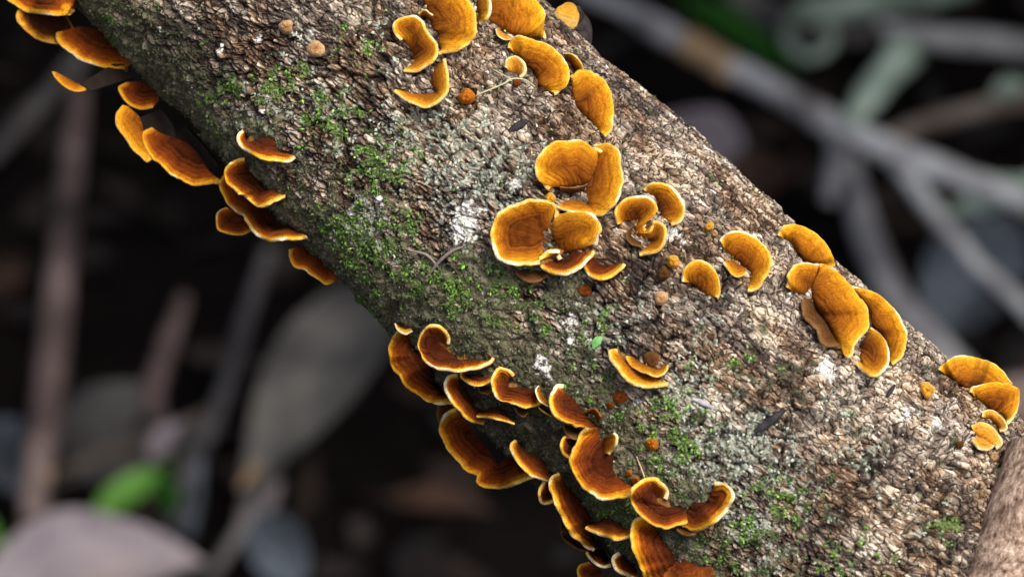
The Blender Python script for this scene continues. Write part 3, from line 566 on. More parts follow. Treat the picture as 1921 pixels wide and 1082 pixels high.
B('bracket_fungus', 'long scalloped shelf sheltered beneath the golden hood', RUST, 12, [432,330, 445,352, 464,372, 482,388, 500,405, 518,424, 540,423, 558,434], [421,329, 413,341, 418,364, 433,388, 458,404, 469,421, 486,439, 504,448, 528,445, 557,446, 575,440], pw=.8)
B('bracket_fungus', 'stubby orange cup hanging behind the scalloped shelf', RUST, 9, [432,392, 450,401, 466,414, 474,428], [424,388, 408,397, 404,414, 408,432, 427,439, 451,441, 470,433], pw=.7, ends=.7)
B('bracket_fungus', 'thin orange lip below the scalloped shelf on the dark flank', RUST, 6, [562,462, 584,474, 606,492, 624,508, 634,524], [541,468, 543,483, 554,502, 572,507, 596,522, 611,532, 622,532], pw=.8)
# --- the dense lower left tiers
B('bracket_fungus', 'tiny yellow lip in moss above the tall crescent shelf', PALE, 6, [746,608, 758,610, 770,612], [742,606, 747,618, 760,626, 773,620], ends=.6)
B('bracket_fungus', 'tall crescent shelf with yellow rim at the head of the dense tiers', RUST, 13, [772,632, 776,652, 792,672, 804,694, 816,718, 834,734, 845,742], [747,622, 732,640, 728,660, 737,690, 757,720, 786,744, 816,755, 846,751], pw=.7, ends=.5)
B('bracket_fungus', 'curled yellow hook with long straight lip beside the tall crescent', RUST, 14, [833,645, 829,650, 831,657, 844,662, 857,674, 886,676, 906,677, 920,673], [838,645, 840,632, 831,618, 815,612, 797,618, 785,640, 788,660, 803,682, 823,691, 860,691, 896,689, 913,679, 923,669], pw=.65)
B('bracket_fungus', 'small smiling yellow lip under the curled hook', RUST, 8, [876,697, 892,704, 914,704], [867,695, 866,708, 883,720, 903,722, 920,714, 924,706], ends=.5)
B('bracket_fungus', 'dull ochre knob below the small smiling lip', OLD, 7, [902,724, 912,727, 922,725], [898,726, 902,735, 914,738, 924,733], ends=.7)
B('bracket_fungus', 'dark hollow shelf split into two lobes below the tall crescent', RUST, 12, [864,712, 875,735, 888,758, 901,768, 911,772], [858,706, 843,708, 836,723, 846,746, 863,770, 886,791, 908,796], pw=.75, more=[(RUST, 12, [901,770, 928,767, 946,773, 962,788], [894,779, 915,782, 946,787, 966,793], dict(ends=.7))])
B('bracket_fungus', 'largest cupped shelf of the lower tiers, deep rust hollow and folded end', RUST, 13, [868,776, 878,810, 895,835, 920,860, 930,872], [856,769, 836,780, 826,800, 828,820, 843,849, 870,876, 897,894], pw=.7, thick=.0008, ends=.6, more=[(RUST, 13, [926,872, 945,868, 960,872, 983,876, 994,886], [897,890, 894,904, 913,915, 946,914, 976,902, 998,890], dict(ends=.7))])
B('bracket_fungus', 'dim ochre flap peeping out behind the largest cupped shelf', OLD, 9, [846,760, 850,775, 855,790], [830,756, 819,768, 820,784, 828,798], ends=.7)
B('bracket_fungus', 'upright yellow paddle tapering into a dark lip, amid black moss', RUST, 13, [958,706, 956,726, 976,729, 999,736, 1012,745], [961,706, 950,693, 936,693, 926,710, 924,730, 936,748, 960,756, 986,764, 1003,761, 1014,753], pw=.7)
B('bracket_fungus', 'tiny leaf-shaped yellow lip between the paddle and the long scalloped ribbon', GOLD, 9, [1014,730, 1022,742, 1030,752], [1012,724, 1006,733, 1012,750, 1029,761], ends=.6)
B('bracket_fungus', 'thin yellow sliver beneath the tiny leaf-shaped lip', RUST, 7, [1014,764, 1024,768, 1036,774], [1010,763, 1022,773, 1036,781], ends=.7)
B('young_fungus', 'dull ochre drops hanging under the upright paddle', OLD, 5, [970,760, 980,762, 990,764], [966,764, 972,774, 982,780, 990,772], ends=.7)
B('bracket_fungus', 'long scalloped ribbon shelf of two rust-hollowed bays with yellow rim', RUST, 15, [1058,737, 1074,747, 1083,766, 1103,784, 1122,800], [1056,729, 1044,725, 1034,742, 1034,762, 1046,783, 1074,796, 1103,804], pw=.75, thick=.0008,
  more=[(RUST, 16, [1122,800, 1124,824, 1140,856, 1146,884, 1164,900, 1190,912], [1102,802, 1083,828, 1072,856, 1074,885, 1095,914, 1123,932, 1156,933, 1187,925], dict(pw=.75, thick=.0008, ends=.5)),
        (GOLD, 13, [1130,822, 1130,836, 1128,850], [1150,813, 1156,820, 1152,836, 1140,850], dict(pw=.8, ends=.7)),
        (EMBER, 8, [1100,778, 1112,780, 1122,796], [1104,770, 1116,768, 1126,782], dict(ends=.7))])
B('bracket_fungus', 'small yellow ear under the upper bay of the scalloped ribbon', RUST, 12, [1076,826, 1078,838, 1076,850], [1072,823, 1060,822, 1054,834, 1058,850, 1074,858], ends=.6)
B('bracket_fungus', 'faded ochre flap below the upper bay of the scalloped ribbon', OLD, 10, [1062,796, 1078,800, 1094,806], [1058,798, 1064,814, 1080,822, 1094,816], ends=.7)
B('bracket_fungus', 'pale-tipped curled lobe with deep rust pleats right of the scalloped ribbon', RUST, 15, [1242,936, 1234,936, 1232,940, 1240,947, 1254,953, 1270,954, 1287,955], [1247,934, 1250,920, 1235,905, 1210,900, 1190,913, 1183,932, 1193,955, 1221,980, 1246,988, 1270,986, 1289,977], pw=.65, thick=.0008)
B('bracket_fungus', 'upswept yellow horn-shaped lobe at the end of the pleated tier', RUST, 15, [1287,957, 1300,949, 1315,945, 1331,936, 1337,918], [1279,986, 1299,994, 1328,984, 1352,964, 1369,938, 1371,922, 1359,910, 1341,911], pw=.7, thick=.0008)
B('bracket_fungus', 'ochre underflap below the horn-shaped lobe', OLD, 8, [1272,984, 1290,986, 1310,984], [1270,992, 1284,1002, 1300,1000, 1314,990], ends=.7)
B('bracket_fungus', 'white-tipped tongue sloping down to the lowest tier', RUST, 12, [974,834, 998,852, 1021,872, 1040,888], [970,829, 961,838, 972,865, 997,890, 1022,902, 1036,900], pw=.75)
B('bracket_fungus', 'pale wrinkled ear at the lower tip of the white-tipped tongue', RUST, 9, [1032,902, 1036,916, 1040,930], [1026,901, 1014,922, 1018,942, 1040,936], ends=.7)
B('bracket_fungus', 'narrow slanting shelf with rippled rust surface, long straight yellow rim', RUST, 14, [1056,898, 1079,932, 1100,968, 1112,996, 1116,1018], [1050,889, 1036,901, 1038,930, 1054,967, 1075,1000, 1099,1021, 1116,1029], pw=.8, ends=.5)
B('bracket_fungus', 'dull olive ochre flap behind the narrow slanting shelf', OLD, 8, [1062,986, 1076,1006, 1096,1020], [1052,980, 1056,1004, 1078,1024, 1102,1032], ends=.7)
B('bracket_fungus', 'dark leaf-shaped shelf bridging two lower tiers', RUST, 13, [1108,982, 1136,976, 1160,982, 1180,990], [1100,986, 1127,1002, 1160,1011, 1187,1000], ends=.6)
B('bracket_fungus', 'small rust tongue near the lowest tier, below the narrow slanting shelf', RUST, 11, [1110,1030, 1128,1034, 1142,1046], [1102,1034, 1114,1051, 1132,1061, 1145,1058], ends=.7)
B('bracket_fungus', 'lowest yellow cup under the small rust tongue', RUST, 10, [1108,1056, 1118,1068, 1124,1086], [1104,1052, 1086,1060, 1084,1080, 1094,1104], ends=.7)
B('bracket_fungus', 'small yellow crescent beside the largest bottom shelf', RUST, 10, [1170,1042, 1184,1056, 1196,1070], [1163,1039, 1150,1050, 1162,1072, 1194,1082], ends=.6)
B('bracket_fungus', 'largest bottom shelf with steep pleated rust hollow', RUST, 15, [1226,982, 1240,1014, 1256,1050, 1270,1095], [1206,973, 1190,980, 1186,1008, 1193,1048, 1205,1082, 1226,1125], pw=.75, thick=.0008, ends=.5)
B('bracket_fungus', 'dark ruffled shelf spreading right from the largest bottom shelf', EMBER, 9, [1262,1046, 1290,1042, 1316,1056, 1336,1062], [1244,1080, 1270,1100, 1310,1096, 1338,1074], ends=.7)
# --- single brackets on the lower face
B('bracket_fungus', 'lone yellow boat-shaped bracket with second inner tier on the lower face', GOLD, 13, [1172,680, 1196,690, 1222,704, 1244,714], [1158,659, 1146,655, 1148,671, 1168,699, 1193,719, 1221,722, 1253,717], pw=.7, thick=.0008, more=[(GOLD, 10, [1186,668, 1206,680, 1228,690, 1240,688], [1174,668, 1184,686, 1210,698, 1236,705, 1250,694, 1252,684], dict(pw=.8))])
button('young_fungus', 'dark red velvety patch below the lone boat-shaped bracket', EMBER, 1165, 746, 15, 2.5)
button('young_fungus', 'tiny red bead beside the dark red velvety patch', EMBER, 1145, 760, 7, 3)
button('young_fungus', 'rust orange knob with tan foot on the lichened lower face', KNOB, 1222, 833, 13, 4)
button('young_fungus', 'tiny orange bead above the pleated curled lobe', KNOB, 1180, 887, 7, 4)
button('young_fungus', 'orange red bead touching the pleated curled lobe', KNOB, 1193, 899, 8, 4)
button('young_fungus', 'red brown smear of young fungus under the central cluster', EMBER, 1097, 545, 13, 1.5)
button('young_fungus', 'brown fuzzy patch behind the lone boat-shaped bracket', OLD, 1222, 676, 15, 2)
# ------------------------------------------------------------------ ground and the forest floor behind
def soil():
    b = NB('soil'); f = b.noise(14, 8, .7); g = b.noise(90, 5, .7)
    b.col(b.ramp(b.math('ADD', b.math('MULTIPLY', f, .6), b.math('MULTIPLY', g, .4)), [(.3,(.006,.005,.005)),(.6,(.016,.013,.012)),(.8,(.035,.027,.022))])); b.bump(g, .01); b.b.inputs['Roughness'].default_value = 1.0; b.b.inputs['Specular IOR Level'].default_value = .05; return b.m
M_SOIL = soil()
gx = np.r_[-40, -15, -6, np.linspace(-2, 2, 150), 6, 15, 40]; gy = np.r_[-40, -15, -6, np.linspace(-.5, 5.0, 180), 7, 15, 40]
GX, GY = np.meshgrid(gx, gy, indexing='ij')
def gz(x, y): return 0.10*(fbm(x*1.6+20, y*1.6+20, 301, 4)-.5)+.03*(fbm(x*9, y*9, 302, 3)-.5)-.02
GV = np.stack([GX, GY, gz(GX, GY)], -1)
tag(link('ground', mesh('ground', GV.reshape(-1, 3), grid_faces(*GX.shape), M_SOIL)), kind='structure')
r3 = np.random.default_rng(11)
def leafblade(n=9, m=5, wfun=None):
    t = np.linspace(0, 1, n); wd = np.sin(np.pi*t**.8)**.9*.5 if wfun is None else wfun(t); k = np.linspace(-1, 1, m)
    return t, wd, k
def tube(pts, radii, n=10, seed=0, rough=.12):
    """tapered, knobbly tube through 3-D points"""
    q = np.concatenate([pts, np.asarray(radii)[:, None]], 1); m = max(8, int(len(pts)*9)); q = spline(q, m); P, R = q[:, :3], q[:, 3]
    T = nrm(np.gradient(P, axis=0)); ref = np.array([.31, .2, .93]); A = nrm(np.cross(T, ref)); Bv = np.cross(T, A)
    a = np.linspace(0, 2*math.pi, n, endpoint=False); L = np.r_[0, np.cumsum(np.linalg.norm(np.diff(P, axis=0), axis=1))]
    rr = R[:, None]*(1+rough*2*(fbm(L[:, None]/(R.mean()*2.5)+0*a[None], np.cos(a)[None]*1.2+seed+0*L[:, None], seed, 3)-.5))
    V = P[:, None]+A[:, None]*(rr*np.cos(a))[..., None]+Bv[:, None]*(rr*np.sin(a))[..., None]
    Vf = V.reshape(-1, 3); F = [tuple(f) for f in grid_faces(n, m, True)]
    V2 = V.transpose(1, 0, 2).reshape(-1, 3); F.append(tuple(i*m for i in range(n))); F.append(tuple((n-1-i)*m+m-1 for i in range(n)))
    return V2, F
def stick_px(px, w, zs):
    """pixel polyline, pixel widths, heights above the floor -> 3-D points and radii"""
    P = at_z(np.asarray(px, float), np.asarray(zs, float)); d = (P-CAM)@_F; return P, np.asarray(w)*.5*K*d
def stick(name, label, mat, px, w, z, cat='stick', forks=(), seed=0, group=None, rough=.12):
    px = np.asarray(px, float).reshape(-1, 2); n = len(px); zs = np.interp(np.linspace(0, 1, n), [0, 1], z); ws = np.interp(np.linspace(0, 1, n), np.linspace(0, 1, len(w)), w)
    P, R = stick_px(px, ws, zs); r = tag(empty(name, P[n//2]), label, cat, group)
    V, F = tube(P, R, 10, seed, rough); link('main_stem' if forks else 'stem', mesh('stem', V, F, mat), r)
    for j, (fp, fw, fz, *m2) in enumerate(forks):
        fp = np.asarray(fp, float).reshape(-1, 2); k = len(fp)
        P, R = stick_px(fp, np.interp(np.linspace(0, 1, k), [0, 1], fw), np.interp(np.linspace(0, 1, k), [0, 1], fz)); V, F = tube(P, R, 9, seed+j+1, rough); link('side_branch', mesh('side_branch', V, F, m2[0] if m2 else mat), r)
    return r
def leaf(name, label, mat, base, tip, wpx, z0, z1, cat='leaf', curl=.15, stem=True, facing=.5, seed=0):
    Bp, Tp = at_z(np.array(base, float), np.array(float(z0))), at_z(np.array(tip, float), np.array(float(z1)))
    d = Tp-Bp; L = np.linalg.norm(d); D = d/L; up = nrm(-_F*facing+np.array([0, 0, 1.])*(1-facing)); Sd = nrm(np.cross(D, up)); Nn = np.cross(Sd, D)
    W = wpx*K*((Bp-CAM)@_F)/L
    t, wd, k = leafblade(15, 9); wd = wd*2*W*.5*(1+.12*(fbm(t*6, 0*t+seed, seed, 2)-.5))
    X = t[:, None]+0*k[None]; Y = wd[:, None]*k[None]; Z = curl*np.sin(np.pi*X)*.6+.5*W*np.abs(k[None])**1.5*np.sin(np.pi*X)*.5+.05*(fbm(X*5+seed, Y*5+9, seed, 2)-.5)
    P = Bp+L*(X[..., None]*D+Y[..., None]*Sd+Z[..., None]*Nn); Q = P-Nn*.0007
    n, m = X.shape; F = grid_faces(n, m); V = np.vstack([P.reshape(-1, 3), Q.reshape(-1, 3)])
    r = tag(empty(name, Bp), label, cat); link('blade', mesh('blade', V, np.vstack([F, F[:, ::-1]+n*m]), mat), r)
    V2, F2 = tube(np.vstack([Bp-D*L*.18-np.array([0, 0, .004]), P[::3, m//2]+Nn*.0006]), np.linspace(.0022, .0004, 6)*(L/.12), 6, seed); link('midrib', mesh('midrib', V2, F2, mat), r)
    return r
def patchy(name, stops, scale, rough=.9):
    b = NB(name); f = b.noise(scale, 3, .55); g = b.noise(scale*9, 4, .6); x = b.math('ADD', b.math('MULTIPLY', f, .8), b.math('MULTIPLY', g, .2))
    n = len(stops); b.col(b.ramp(x, [(.34+.32*i/(n-1), c) for i, c in enumerate(stops)])); b.bump(g, .001); b.b.inputs['Roughness'].default_value = rough; return b.m
M_PALE = patchy('pale_branch', [(.22,.21,.21),(.52,.53,.55),(.80,.84,.88),(.40,.46,.42)], 16)
M_GREY = patchy('grey_branch', [(.14,.13,.13),(.40,.39,.41),(.66,.68,.70)], 16)
M_DIM = patchy('dim_branch', [(.05,.05,.055),(.13,.125,.13),(.26,.25,.24)], 14)
M_MINT = patchy('mint_lichen', [(.16,.22,.18),(.40,.54,.46),(.66,.80,.72)], 18)
M_TAN = patchy('tan_wood', [(.42,.26,.13),(.78,.56,.33)], 20)
M_BRN = patchy('brown_twig', [(.07,.055,.05),(.20,.165,.145),(.34,.30,.28)], 14)
M_PINK = patchy('pinkish_stem', [(.05,.04,.042),(.17,.125,.118),(.33,.255,.24)], 11)
M_LILAC = patchy('lilac_dead_leaf', [(.14,.125,.15),(.32,.285,.32),(.48,.41,.40)], 11)
M_LGREY = patchy('grey_dead_leaf', [(.03,.032,.036),(.12,.12,.115),(.25,.25,.22)], 12)
M_LBLUE = patchy('blue_grey_leaf', [(.02,.025,.03),(.08,.10,.125),(.20,.24,.30)], 12)
M_LBRN = patchy('brown_dead_leaf', [(.02,.012,.01),(.07,.042,.03),(.16,.09,.06)], 12)
M_LTAN = patchy('tan_dead_leaf', [(.20,.13,.06),(.50,.36,.2)], 20)
M_GREEN = patchy('green_leaf', [(.06,.18,.02),(.14,.36,.06)], 15, .55)
M_DGREEN = patchy('dark_green_blade', [(.008,.05,.005),(.03,.14,.015)], 12, .5)
# right-hand side: pale lichen-crusted branches
stick('forked_branch', 'pale lichen-crusted forked branch lying behind the upper edge of the log', M_PALE, [1090,-20, 1180,20, 1250,62, 1330,105, 1420,150, 1500,195, 1580,240, 1680,285, 1800,330, 1940,385], [34, 46, 46, 54, 50, 40], (.16, .16), 'branch', seed=3, rough=.28,
  forks=[([1572,235, 1572,290, 1556,372], (50, 34), (.16, .05)), ([1665,280, 1730,370, 1820,480, 1935,590], (38, 28), (.15, .12)), ([1590,235, 1640,170, 1700,95], (40, 78), (.17, .20), M_MINT), ([1650,265, 1790,215, 1945,180], (36, 40), (.15, .14), M_BRN), ([1290,82, 1330,105, 1368,127], (52, 50), (.163, .163), M_TAN)])
stick('grey_stick', 'straight grey stick slanting behind the forked branch, dimmer', M_GREY, [1595,300, 1620,420, 1680,560, 1760,655, 1850,740], [36, 58, 66, 50], (.04, .03), seed=9)
stick('pale_stick', 'pale level stick along the far litter beyond the forked branch', M_GREY, [1650,50, 1760,72, 1860,80, 1945,92], [26, 44, 48, 46], (.07, .08), seed=12)
stick('mossy_stick', 'mint green lichen-covered stick, farthest back in the litter', M_MINT, [1500,25, 1600,12, 1720,0, 1830,-25], [46, 56, 46, 30], (.06, .08), seed=15, rough=.3)
stick('curled_twig', 'curled grey green tendril looping in the far litter', M_MINT, [1530,5, 1480,40, 1478,82, 1510,108, 1550,96, 1562,64, 1530,40], [26, 22, 16], (.08, .12), 'twig', seed=17)
stick('grey_root', 'thick grey root behind the pale fork, under the curled tendril', M_DIM, [1380,-10, 1450,30, 1500,58, 1560,60, 1640,50], [60, 70, 60], (.03, .03), 'root', seed=18)
leaf('grass_blade', 'dark green strap leaf beside the forked branch', M_DGREEN, (1270,-10), (1510,155), 62, .10, .09, 'leaf', .05, seed=2)
leaf('dead_leaf', 'dull purple dead leaf behind the upper log edge', M_LILAC, (1395,345), (1215,225), 150, .02, .06, curl=.1, seed=4)
leaf('dead_leaf', 'brown dead leaf lying against the dull purple leaf', M_LBRN, (1480,300), (1330,420), 110, .02, .04, curl=.1, seed=6)
leaf('lichen_tuft', 'mint green lichen flake at the end of the forked branch', M_MINT, (1800,395), (1945,345), 70, .13, .14, 'lichen', .05, seed=5)
leaf('lichen_tuft', 'mint green lichen flake on the brown side twig', M_MINT, (1860,180), (1930,158), 44, .15, .16, 'lichen', .05, seed=7)
leaf('dead_leaf', 'large dark slate leaf in the gap below the forked branch', M_LBLUE, (1760,640), (1900,400), 190, .0, .03, curl=.05, seed=8)
leaf('dead_leaf', 'brown leaf behind the lower right end of the log', M_PINK, (1850,860), (1975,700), 130, .02, .06, curl=.1, seed=10)
# left-hand side: dark stems and dead leaves
stick('dead_stalk', 'thick pinkish dead stem rising from the litter on the shaded side', M_PINK, [150,170, 132,330, 112,520, 96,700, 70,880, 62,985], [36, 52, 62, 60, 50], (.10, .03), 'stalk', seed=21)
stick('dead_stalk', 'short pinkish dead stem beside a green seedling', M_PINK, [345,560, 310,660, 285,745, 300,800, 318,850], [28, 44, 50, 40], (.06, .03), 'stalk', seed=23)
stick('dead_stalk', 'thin dark stem leaning between the short pinkish stem and the big grey leaf', M_DIM, [505,470, 460,600, 420,740, 350,890, 320,1000], [26, 34, 40, 30], (.08, .02), 'stalk', seed=25)
stick('dead_stalk', 'dim dark stick sloping away under the top shelves', M_DIM, [150,110, 80,190, -20,300], [30, 34, 30], (.04, .03), 'stalk', seed=26)
leaf('dead_leaf', 'big grey green dead leaf hanging under the mossy flank', M_LGREY, (745,520), (452,930), 190, .16, .03, curl=.12, seed=31, stem=False)
leaf('dead_leaf', 'tan curled leaf edge beside the big grey leaf tip', M_LTAN, (620,770), (445,915), 46, .06, .04, curl=.1, seed=33)
leaf('seedling_leaf', 'bright green seedling leaf on the dark litter', M_GREEN, (300,880), (155,1000), 62, .08, .04, curl=.1, seed=34)
leaf('seedling_leaf', 'small dark green seedling leaf next to the bright one', M_DGREEN, (300,885), (325,965), 42, .08, .03, curl=.1, seed=35)
leaf('seedling_leaf', 'green leaf tip by the pale lilac leaf', M_GREEN, (-40,960), (12,1045), 30, .05, .04, curl=.1, seed=36)
leaf('dead_leaf', 'pale lilac dead leaf, largest on the litter below the seedling', M_LILAC, (-60,1130), (385,1050), 230, .05, .07, curl=.1, seed=37, facing=.3)
leaf('dead_leaf', 'grey leaf leaning beside the thick pinkish stem', M_LGREY, (110,860), (290,720), 130, .01, .05, curl=.08, seed=38)
leaf('dead_leaf', 'blue grey leaf behind the foot of the thick pinkish stem', M_LBLUE, (-40,800), (75,960), 130, .0, .02, curl=.08, seed=39)
leaf('dead_leaf', 'dull grey leaf lying flat between pinkish stem and seedling', M_LGREY, (130,900), (440,800), 90, .0, .02, curl=.05, seed=40)
leaf('dead_leaf', 'dark blue grey leaf at the foot of the thin dark stem', M_LBLUE, (560,1100), (470,960), 120, .0, .03, curl=.08, seed=41)
leaf('dead_leaf', 'small purple leaf below the tan curled edge', M_LILAC, (450,1000), (530,900), 60, .0, .02, curl=.08, seed=42)
leaf('dead_leaf', 'dark brown leaf under the dense lower tiers', M_LBRN, (720,930), (930,960), 60, .0, .02, curl=.08, seed=43)
stick('dead_stalk', 'slim dark cane crossing behind the tan curled leaf', M_DIM, [585,700, 540,800, 500,900, 440,1010, 380,1100], [18, 26, 28, 24], (.05, .02), 'stalk', seed=61)
stick('dead_stalk', 'short bluish twig below the small purple leaf', M_LBLUE, [350,1010, 365,930, 372,850], [26, 30, 20], (.02, .04), 'stalk', seed=62)
stick('dead_stalk', 'brown cane lying level near the grey flat leaf', M_BRN, [100,890, 200,850, 300,812, 400,770], [16, 22, 20], (.03, .03), 'stalk', seed=63)
stick('dead_stalk', 'pale stub of wood at the foot of the thick pinkish stem', M_TAN, [75,930, 78,905, 82,880], [30, 38, 34], (.03, .05), 'stalk', seed=64)
leaf('dead_leaf', 'reddish brown leaf high beside the thick pinkish stem', M_LBRN, (-20,560), (60,480), 70, .01, .03, curl=.08, seed=65)
leaf('dead_leaf', 'pale pinkish curled leaf at the foot of the short pinkish stem', M_LILAC, (280,860), (345,790), 54, .03, .06, curl=.1, seed=66)
stick('pale_stick', 'mint crusted twig tilted across the end of the forked branch', M_MINT, [1780,400, 1830,372, 1890,360, 1940,330], [22, 30, 26], (.10, .12), seed=67, rough=.3)
stick('pale_stick', 'slender pale twig under the dark slate leaf', M_GREY, [1800,430, 1860,520, 1935,600], [14, 18, 16], (.03, .03), seed=68)
# litter nobody could count
n = 2600; lx, ly = r3.uniform(-1.5, 1.5, n), r3.uniform(.8, 4.2, n); lz = gz(lx, ly)+r3.uniform(.0, .02, n)
a = r3.uniform(0, 2*math.pi, n); L = r3.uniform(.03, .10, n); W = L*r3.uniform(.15, .3, n); tl = r3.normal(0, .35, (n, 2))
D = nrm(np.stack([np.cos(a), np.sin(a), tl[:, 0]], -1)); Sd = nrm(np.stack([-np.sin(a), np.cos(a), tl[:, 1]], -1)); Nn = np.cross(D, Sd); C0 = np.stack([lx, ly, lz], -1)
V = np.stack([C0-D*L[:, None]*.5, C0+Sd*W[:, None]+Nn*.006, C0, C0-Sd*W[:, None]+Nn*.006, C0+D*L[:, None]*.5+Nn*.004, C0+D*L[:, None]*.25+Sd*W[:, None]*.8+Nn*.004, C0+D*L[:, None]*.25-Sd*W[:, None]*.8+Nn*.004], 1)
F = np.array([(0, 1, 2), (0, 2, 3), (1, 5, 2), (2, 6, 3), (5, 4, 2), (2, 4, 6)]); FF = (F[None]+(np.arange(n)*7)[:, None, None]).reshape(-1, 3)
pc = np.array([(.022,.016,.013),(.04,.03,.025),(.03,.028,.03),(.055,.045,.042),(.018,.02,.024)])[r3.integers(0, 5, n)]*r3.uniform(.5, 1.3, n)[:, None]
tag(link('leaf_litter', mesh('leaf_litter', V.reshape(-1, 3), FF, vertex_col('leaf_litter', 1.0, 60, .4, .001), False, None, {'col': np.repeat(pc, 7, 0)})), 'dark rotting leaf litter covering the forest floor', 'leaf litter', None, 'stuff')
# ------------------------------------------------------------------ foreground stick and odds and ends on the log
def bark_stick_mat():
    b = NB('stick_bark'); v = b.n('CombineXYZ'); b.l(b.math('MULTIPLY', b.attr('around').outputs['Fac'], 420.), v.inputs[0]); b.l(b.math('MULTIPLY', b.attr('along').outputs['Fac'], 55.), v.inputs[1])
    f = b.noise(1.0, 6, .7, v.outputs[0]); g = b.noise(1300, 4, .65); k = b.noise(90, 3, .5)
    c = b.mix(1.0, b.ramp(f, [(.36,(.06,.038,.028)),(.45,(.24,.165,.12)),(.54,(.42,.31,.24)),(.66,(.66,.54,.44))]), b.ramp(g, [(.3,(.6,)*3),(.7,(1.25,)*3)]), 'MULTIPLY')
    b.col(b.mix(1.0, c, b.ramp(k, [(.35,(.55,.5,.48)),(.6,(1.1,1.1,1.1))]), 'MULTIPLY')); b.bump(b.math('ADD', f, b.math('MULTIPLY', g, .4)), .0016); return b.m
M_STICK = bark_stick_mat()
fp = np.array([[1950, 842], [1940, 900], [1920, 980], [1896, 1080], [1865, 1200]], float); dep = np.array([1.83, 1.826, 1.82, 1.815, 1.805])
P = at_depth(fp, dep); rt = tag(empty('broken_stick', P[-1]), 'brown broken stick resting against the lower right end of the log', 'stick')
far = P[-1]+(P[-1]-P[0])*np.linspace(.6, 3.4, 4)[:, None]; far[:, 2] = np.minimum(far[:, 2], P[-1][2]); 
V, F = tube(np.vstack([P, far]), np.r_[.0122, .0132, .0142, .0152, .016, .0165, .017, .0175, .018], 40, 51, .16); _m = len(V)//40; link('stem', mesh('stem', V, F, M_STICK, True, {'around': np.repeat(np.minimum(np.arange(40), 40-np.arange(40))*.0022, _m), 'along': np.tile(np.linspace(0, 1.3, _m), 40)}), rt)
for k in range(7):
    a_ = 2*math.pi*k/7; ax = nrm(P[0]-P[1]); u_ = nrm(np.cross(ax, _F)); v_ = np.cross(ax, u_); c_ = P[0]+(u_*math.cos(a_)+v_*math.sin(a_))*.0085
    V, F = tube(np.vstack([c_-ax*.002, c_+ax*.0015, c_+ax*(.002+.003*random.random())]), [.0030, .0022, .0004], 7, k); link('splinter', mesh('splinter', V, F, M_BRN), rt)
# broken branch stub on the upper edge of the log
sp = np.array([[1040, 60], [1062, 42], [1080, 30]], float)
P = at_depth(np.array([[1046., 118.], [1070., 84.], [1080., 56.], [1074., 30.]]), np.array([1.935, 1.925, 1.915, 1.908]))
V, F = tube(P, [.0075, .0062, .0052, .0042], 24, 60, .5); link('branch_stub', mesh('branch_stub', V, F, grainy('stub', (.012,.010,.012), (.085,.070,.068), 300, .001)), log_root)
r = tag(empty('bracket_fungus', P[-1]), 'faded tan cap crowning the broken branch stub', 'fungus', GRP)
tt = np.linspace(0, 2*math.pi, 26, endpoint=False); vv = np.linspace(0, 1, 9); c0 = at_depth(np.array([1066., 22.]), np.array(1.905)); nn = nrm(-_F*.75+_U*.6+_R*.2); ua = nrm(np.cross(nn, _F)); va = np.cross(nn, ua)
G = c0+(vv[None]*.0048*(1+.15*np.sin(3*tt))[:, None])[..., None]*(np.cos(tt)[:, None, None]*ua+np.sin(tt)[:, None, None]*va*.9)+((1-vv**2)*.0022-.0045*(vv > .95))[None, :, None]*nn
for nm, j0, j1 in (('cap', 0, 7), ('margin', 6, 9)):
    g = G[:, j0:j1]; link(nm, mesh(nm, g.reshape(-1, 3), grid_faces(26, j1-j0, True), PALE, True, {'v': np.broadcast_to((.3+.7*vv[j0:j1])[None], g.shape[:2]).reshape(-1), 'u': np.zeros(g.shape[0]*g.shape[1])}), r)
# dark slivers of charred wood, a fallen green leaf, beard-lichen threads
M_CHAR = grainy('charred_wood', (.012,.011,.013), (.05,.045,.05), 400, .0008)
def sliver(label, pts, w, h=.0012, mat=M_CHAR, name='wood_sliver', cat='wood chip', n=8):
    pts = np.asarray(pts, float).reshape(-1, 2); P = on_log(pts, h); R = np.interp(np.linspace(0, 1, len(pts)), np.linspace(0, 1, len(w)), w)*.5*K*1.86
    V, F = tube(P, R, n, int(pts[0, 0]) % 97, .25); o = link(name, mesh(name, V, F, mat)); return tag(o, label, cat)
sliver('charred black wood sliver on dark bark right of the lichened lower face', [1415,810, 1440,793, 1472,768], [6, 17, 8])
sliver('black chip lodged in the bark below the arched golden cap', [955,246, 972,236, 988,226], [6, 16, 8])
sliver('small black chip near the pale ringed button', [1664,744, 1672,732, 1678,722], [5, 9, 5])
sliver('grey dead twig fragment across the bark right of the lone boat-shaped bracket', [1300,748, 1320,756, 1342,768], [6, 11, 5], mat=M_GREY)
M_THREAD = grainy('beard_lichen', (.30,.32,.18), (.50,.52,.32), 300, .0002)
sliver('thin yellowish lichen thread running from knob to the arched cap', [895,178, 920,168, 945,157, 962,148, 985,150, 1000,160], [2.2, 3, 3, 2], .0022, M_THREAD, 'lichen_thread', 'lichen', 6)
sliver('forked side thread of yellowish lichen below the arched cap', [955,147, 940,138, 925,130], [2.4, 2, 1.4], .0020, M_THREAD, 'lichen_thread', 'lichen', 6)
sliver('straw-coloured bent rootlet lying on moss above the white patch', [770,470, 800,478, 822,500], [4, 6, 3], .0015, M_BRN, 'rootlet', 'rootlet', 6)
sliver('dark bent rootlet below the white lichen patch', [800,520, 825,490, 850,470, 872,462], [4, 7, 6, 4], .0015, M_BRN, 'rootlet', 'rootlet', 6)
sliver('fine pale straw stuck upright over the orange beads', [1194,856, 1203,878, 1211,900], [1.6, 2.4, 2], .004, M_TAN, 'straw', 'straw', 6)
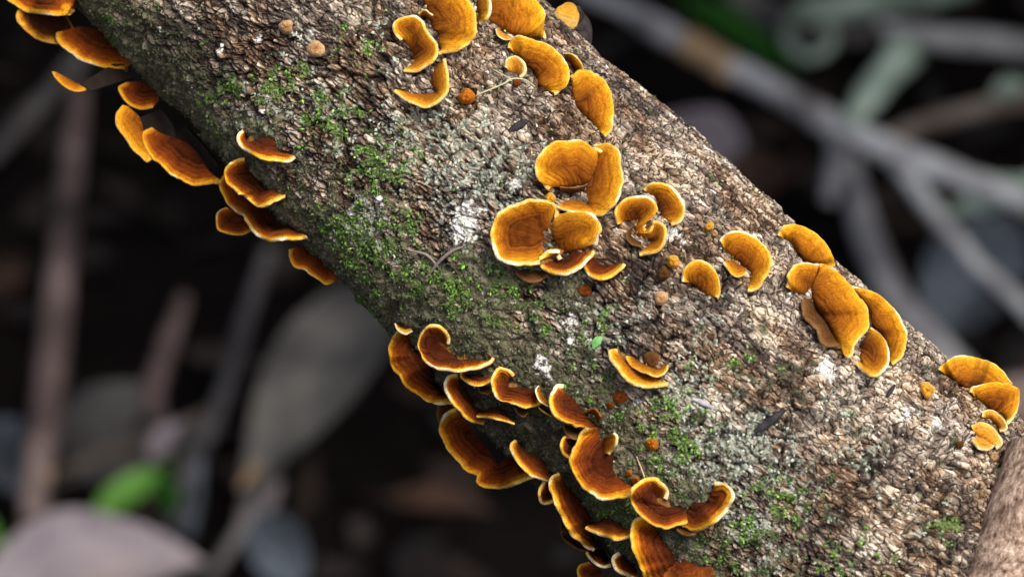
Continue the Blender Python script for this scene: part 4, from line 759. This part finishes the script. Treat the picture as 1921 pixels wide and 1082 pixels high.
# small fresh leaf
lp = np.array([[1112,655],[1110,640],[1116,632],[1126,630],[1131,633],[1126,646]], float); P = on_log(lp, .0022); c_ = on_log(np.array([[1119.,641.]]), .0028)
o = link('small_leaf', mesh('small_leaf', np.vstack([P, c_, P-.0003*E1, c_-.0003*E1]), [(i, (i+1) % 6, 6) for i in range(6)]+[((i+1) % 6+7, i+7, 13) for i in range(6)]+[(i, i+7, (i+1) % 6+7, (i+1) % 6) for i in range(6)], grainy('fresh_leaf', (.10,.30,.08), (.18,.42,.14), 200, .0002, .5), False)); tag(o, 'small fresh green leaf stuck on the mossy crack of the lower face', 'leaf')
# ------------------------------------------------------------------ unseen tree and bushes, added to shade the forest floor
M_LEAFS = vertex_col('occluder_leaf', .55, 40, .3, .0005)
M_TRUNK = grainy('occluder_bark', (.05,.04,.03), (.14,.11,.09), 30, .003)
def occluder(name, label, cat, base, blobs, nleaf, seed, group=None, top=None):
    """trunk with limbs to each clump of leaves; blobs: x, y, z, radius"""
    r = np.random.default_rng(seed); root = tag(empty(name, base), label, cat, group); b = np.array(base, float); bl = np.array(blobs, float)
    top = bl[:, :3].mean(0)*.5+b*.5 if top is None else np.array(top, float)
    fork = b*.45+top*.55 if top[2] < 2 else b*.12+top*.88
    V, F = tube(np.vstack([b-[0, 0, .05], b*.6+top*.4, top]), [.045, .034, .022], 12, seed, .15); link('trunk', mesh('trunk', V, F, M_TRUNK), root)
    for k, q in enumerate(bl):
        V, F = tube(np.vstack([fork, top*.5+q[:3]*.5+[0, 0, .05 if top[2] < 2 else .3], q[:3]]), [.02, .013, .005], 8, seed+k, .1); link('limb', mesh('limb', V, F, M_TRUNK), root)
    w = bl[:, 3]**2; w = w/w.sum(); i = r.choice(len(bl), nleaf, p=w); d = nrm(r.normal(size=(nleaf, 3))); C0 = bl[i, :3]+d*(bl[i, 3]*r.uniform(.25, 1, nleaf)**.6)[:, None]*[1, 1, .7]
    D = nrm(r.normal(size=(nleaf, 3))*[1, 1, .5]+[0, 0, -.25]); up = nrm(r.normal(size=(nleaf, 3))*.5+[0, 0, 1]); Sd = nrm(np.cross(D, up)); Nn = np.cross(Sd, D)
    L = r.uniform(.05, .10, nleaf)[:, None]; W = L*.24
    V = np.stack([C0, C0+D*L*.35+Sd*W+Nn*L*.05, C0+D*L*.4, C0+D*L*.35-Sd*W+Nn*L*.05, C0+D*L*.75+Sd*W*.6, C0+D*L*.75-Sd*W*.6, C0+D*L-Nn*L*.12], 1)
    F = np.array([(0, 1, 2), (0, 2, 3), (1, 4, 2), (2, 5, 3), (4, 6, 2), (2, 6, 5)]); FF = (F[None]+(np.arange(nleaf)*7)[:, None, None]).reshape(-1, 3)
    c = np.array([.035,.075,.018])*r.uniform(.5, 1.5, nleaf)[:, None]+r.uniform(0, .02, nleaf)[:, None]*[1, .6, 0]
    link('crown', mesh('crown', V.reshape(-1, 3), FF, M_LEAFS, False, None, {'col': np.repeat(c, 7, 0)}), root)
    return root
rr_ = random.Random(3)
def blobs(x0, x1, y0, y1, z0, z1, n, r, over=False):
    out = []
    for _ in range(n):
        x, y, z = rr_.uniform(x0, x1), rr_.uniform(y0, y1), rr_.uniform(z0, z1)
        if over: z = z+2.6-.573*(y+1.6)                     # measured up from the upper edge of what the lens sees
        out.append((x, y, z, r*rr_.uniform(.8, 1.2)))
    return out
occluder('occluder_tree', 'added unseen tree propping the upper end of the log, its crown shading the forest floor', 'tree', (-.98, .80, 0), blobs(-1.5, 1.5, 1.15, 3.6, .50, .8, 34, .42, True)+[(-1.0, .9, 2.9, .4)], 14000, 1, top=(-1.0, 1.0, 2.75))  # crown added out of view to block sky light; trunk props the log
occluder('occluder_shrub', 'added unseen bush shading the forest floor on the flank side', 'occluder_shrub', (-1.6, 2.6, 0), blobs(-1.8, -1.1, 1.2, 3.8, .4, 1.3, 18, .38), 6000, 2)  # this and the next two: added out of view to block light
occluder('occluder_shrub', 'added unseen bush shading the forest floor beyond the forked branch', 'occluder_shrub', (1.6, 2.9, 0), blobs(1.1, 1.8, 1.2, 3.8, .4, 1.3, 18, .38), 6000, 3)
occluder('occluder_shrub', 'added unseen bush shading the forest floor behind the far litter', 'occluder_shrub', (0, 4.5, 0), blobs(-1.5, 1.5, 4.0, 4.8, .4, 1.6, 20, .4), 5000, 4)
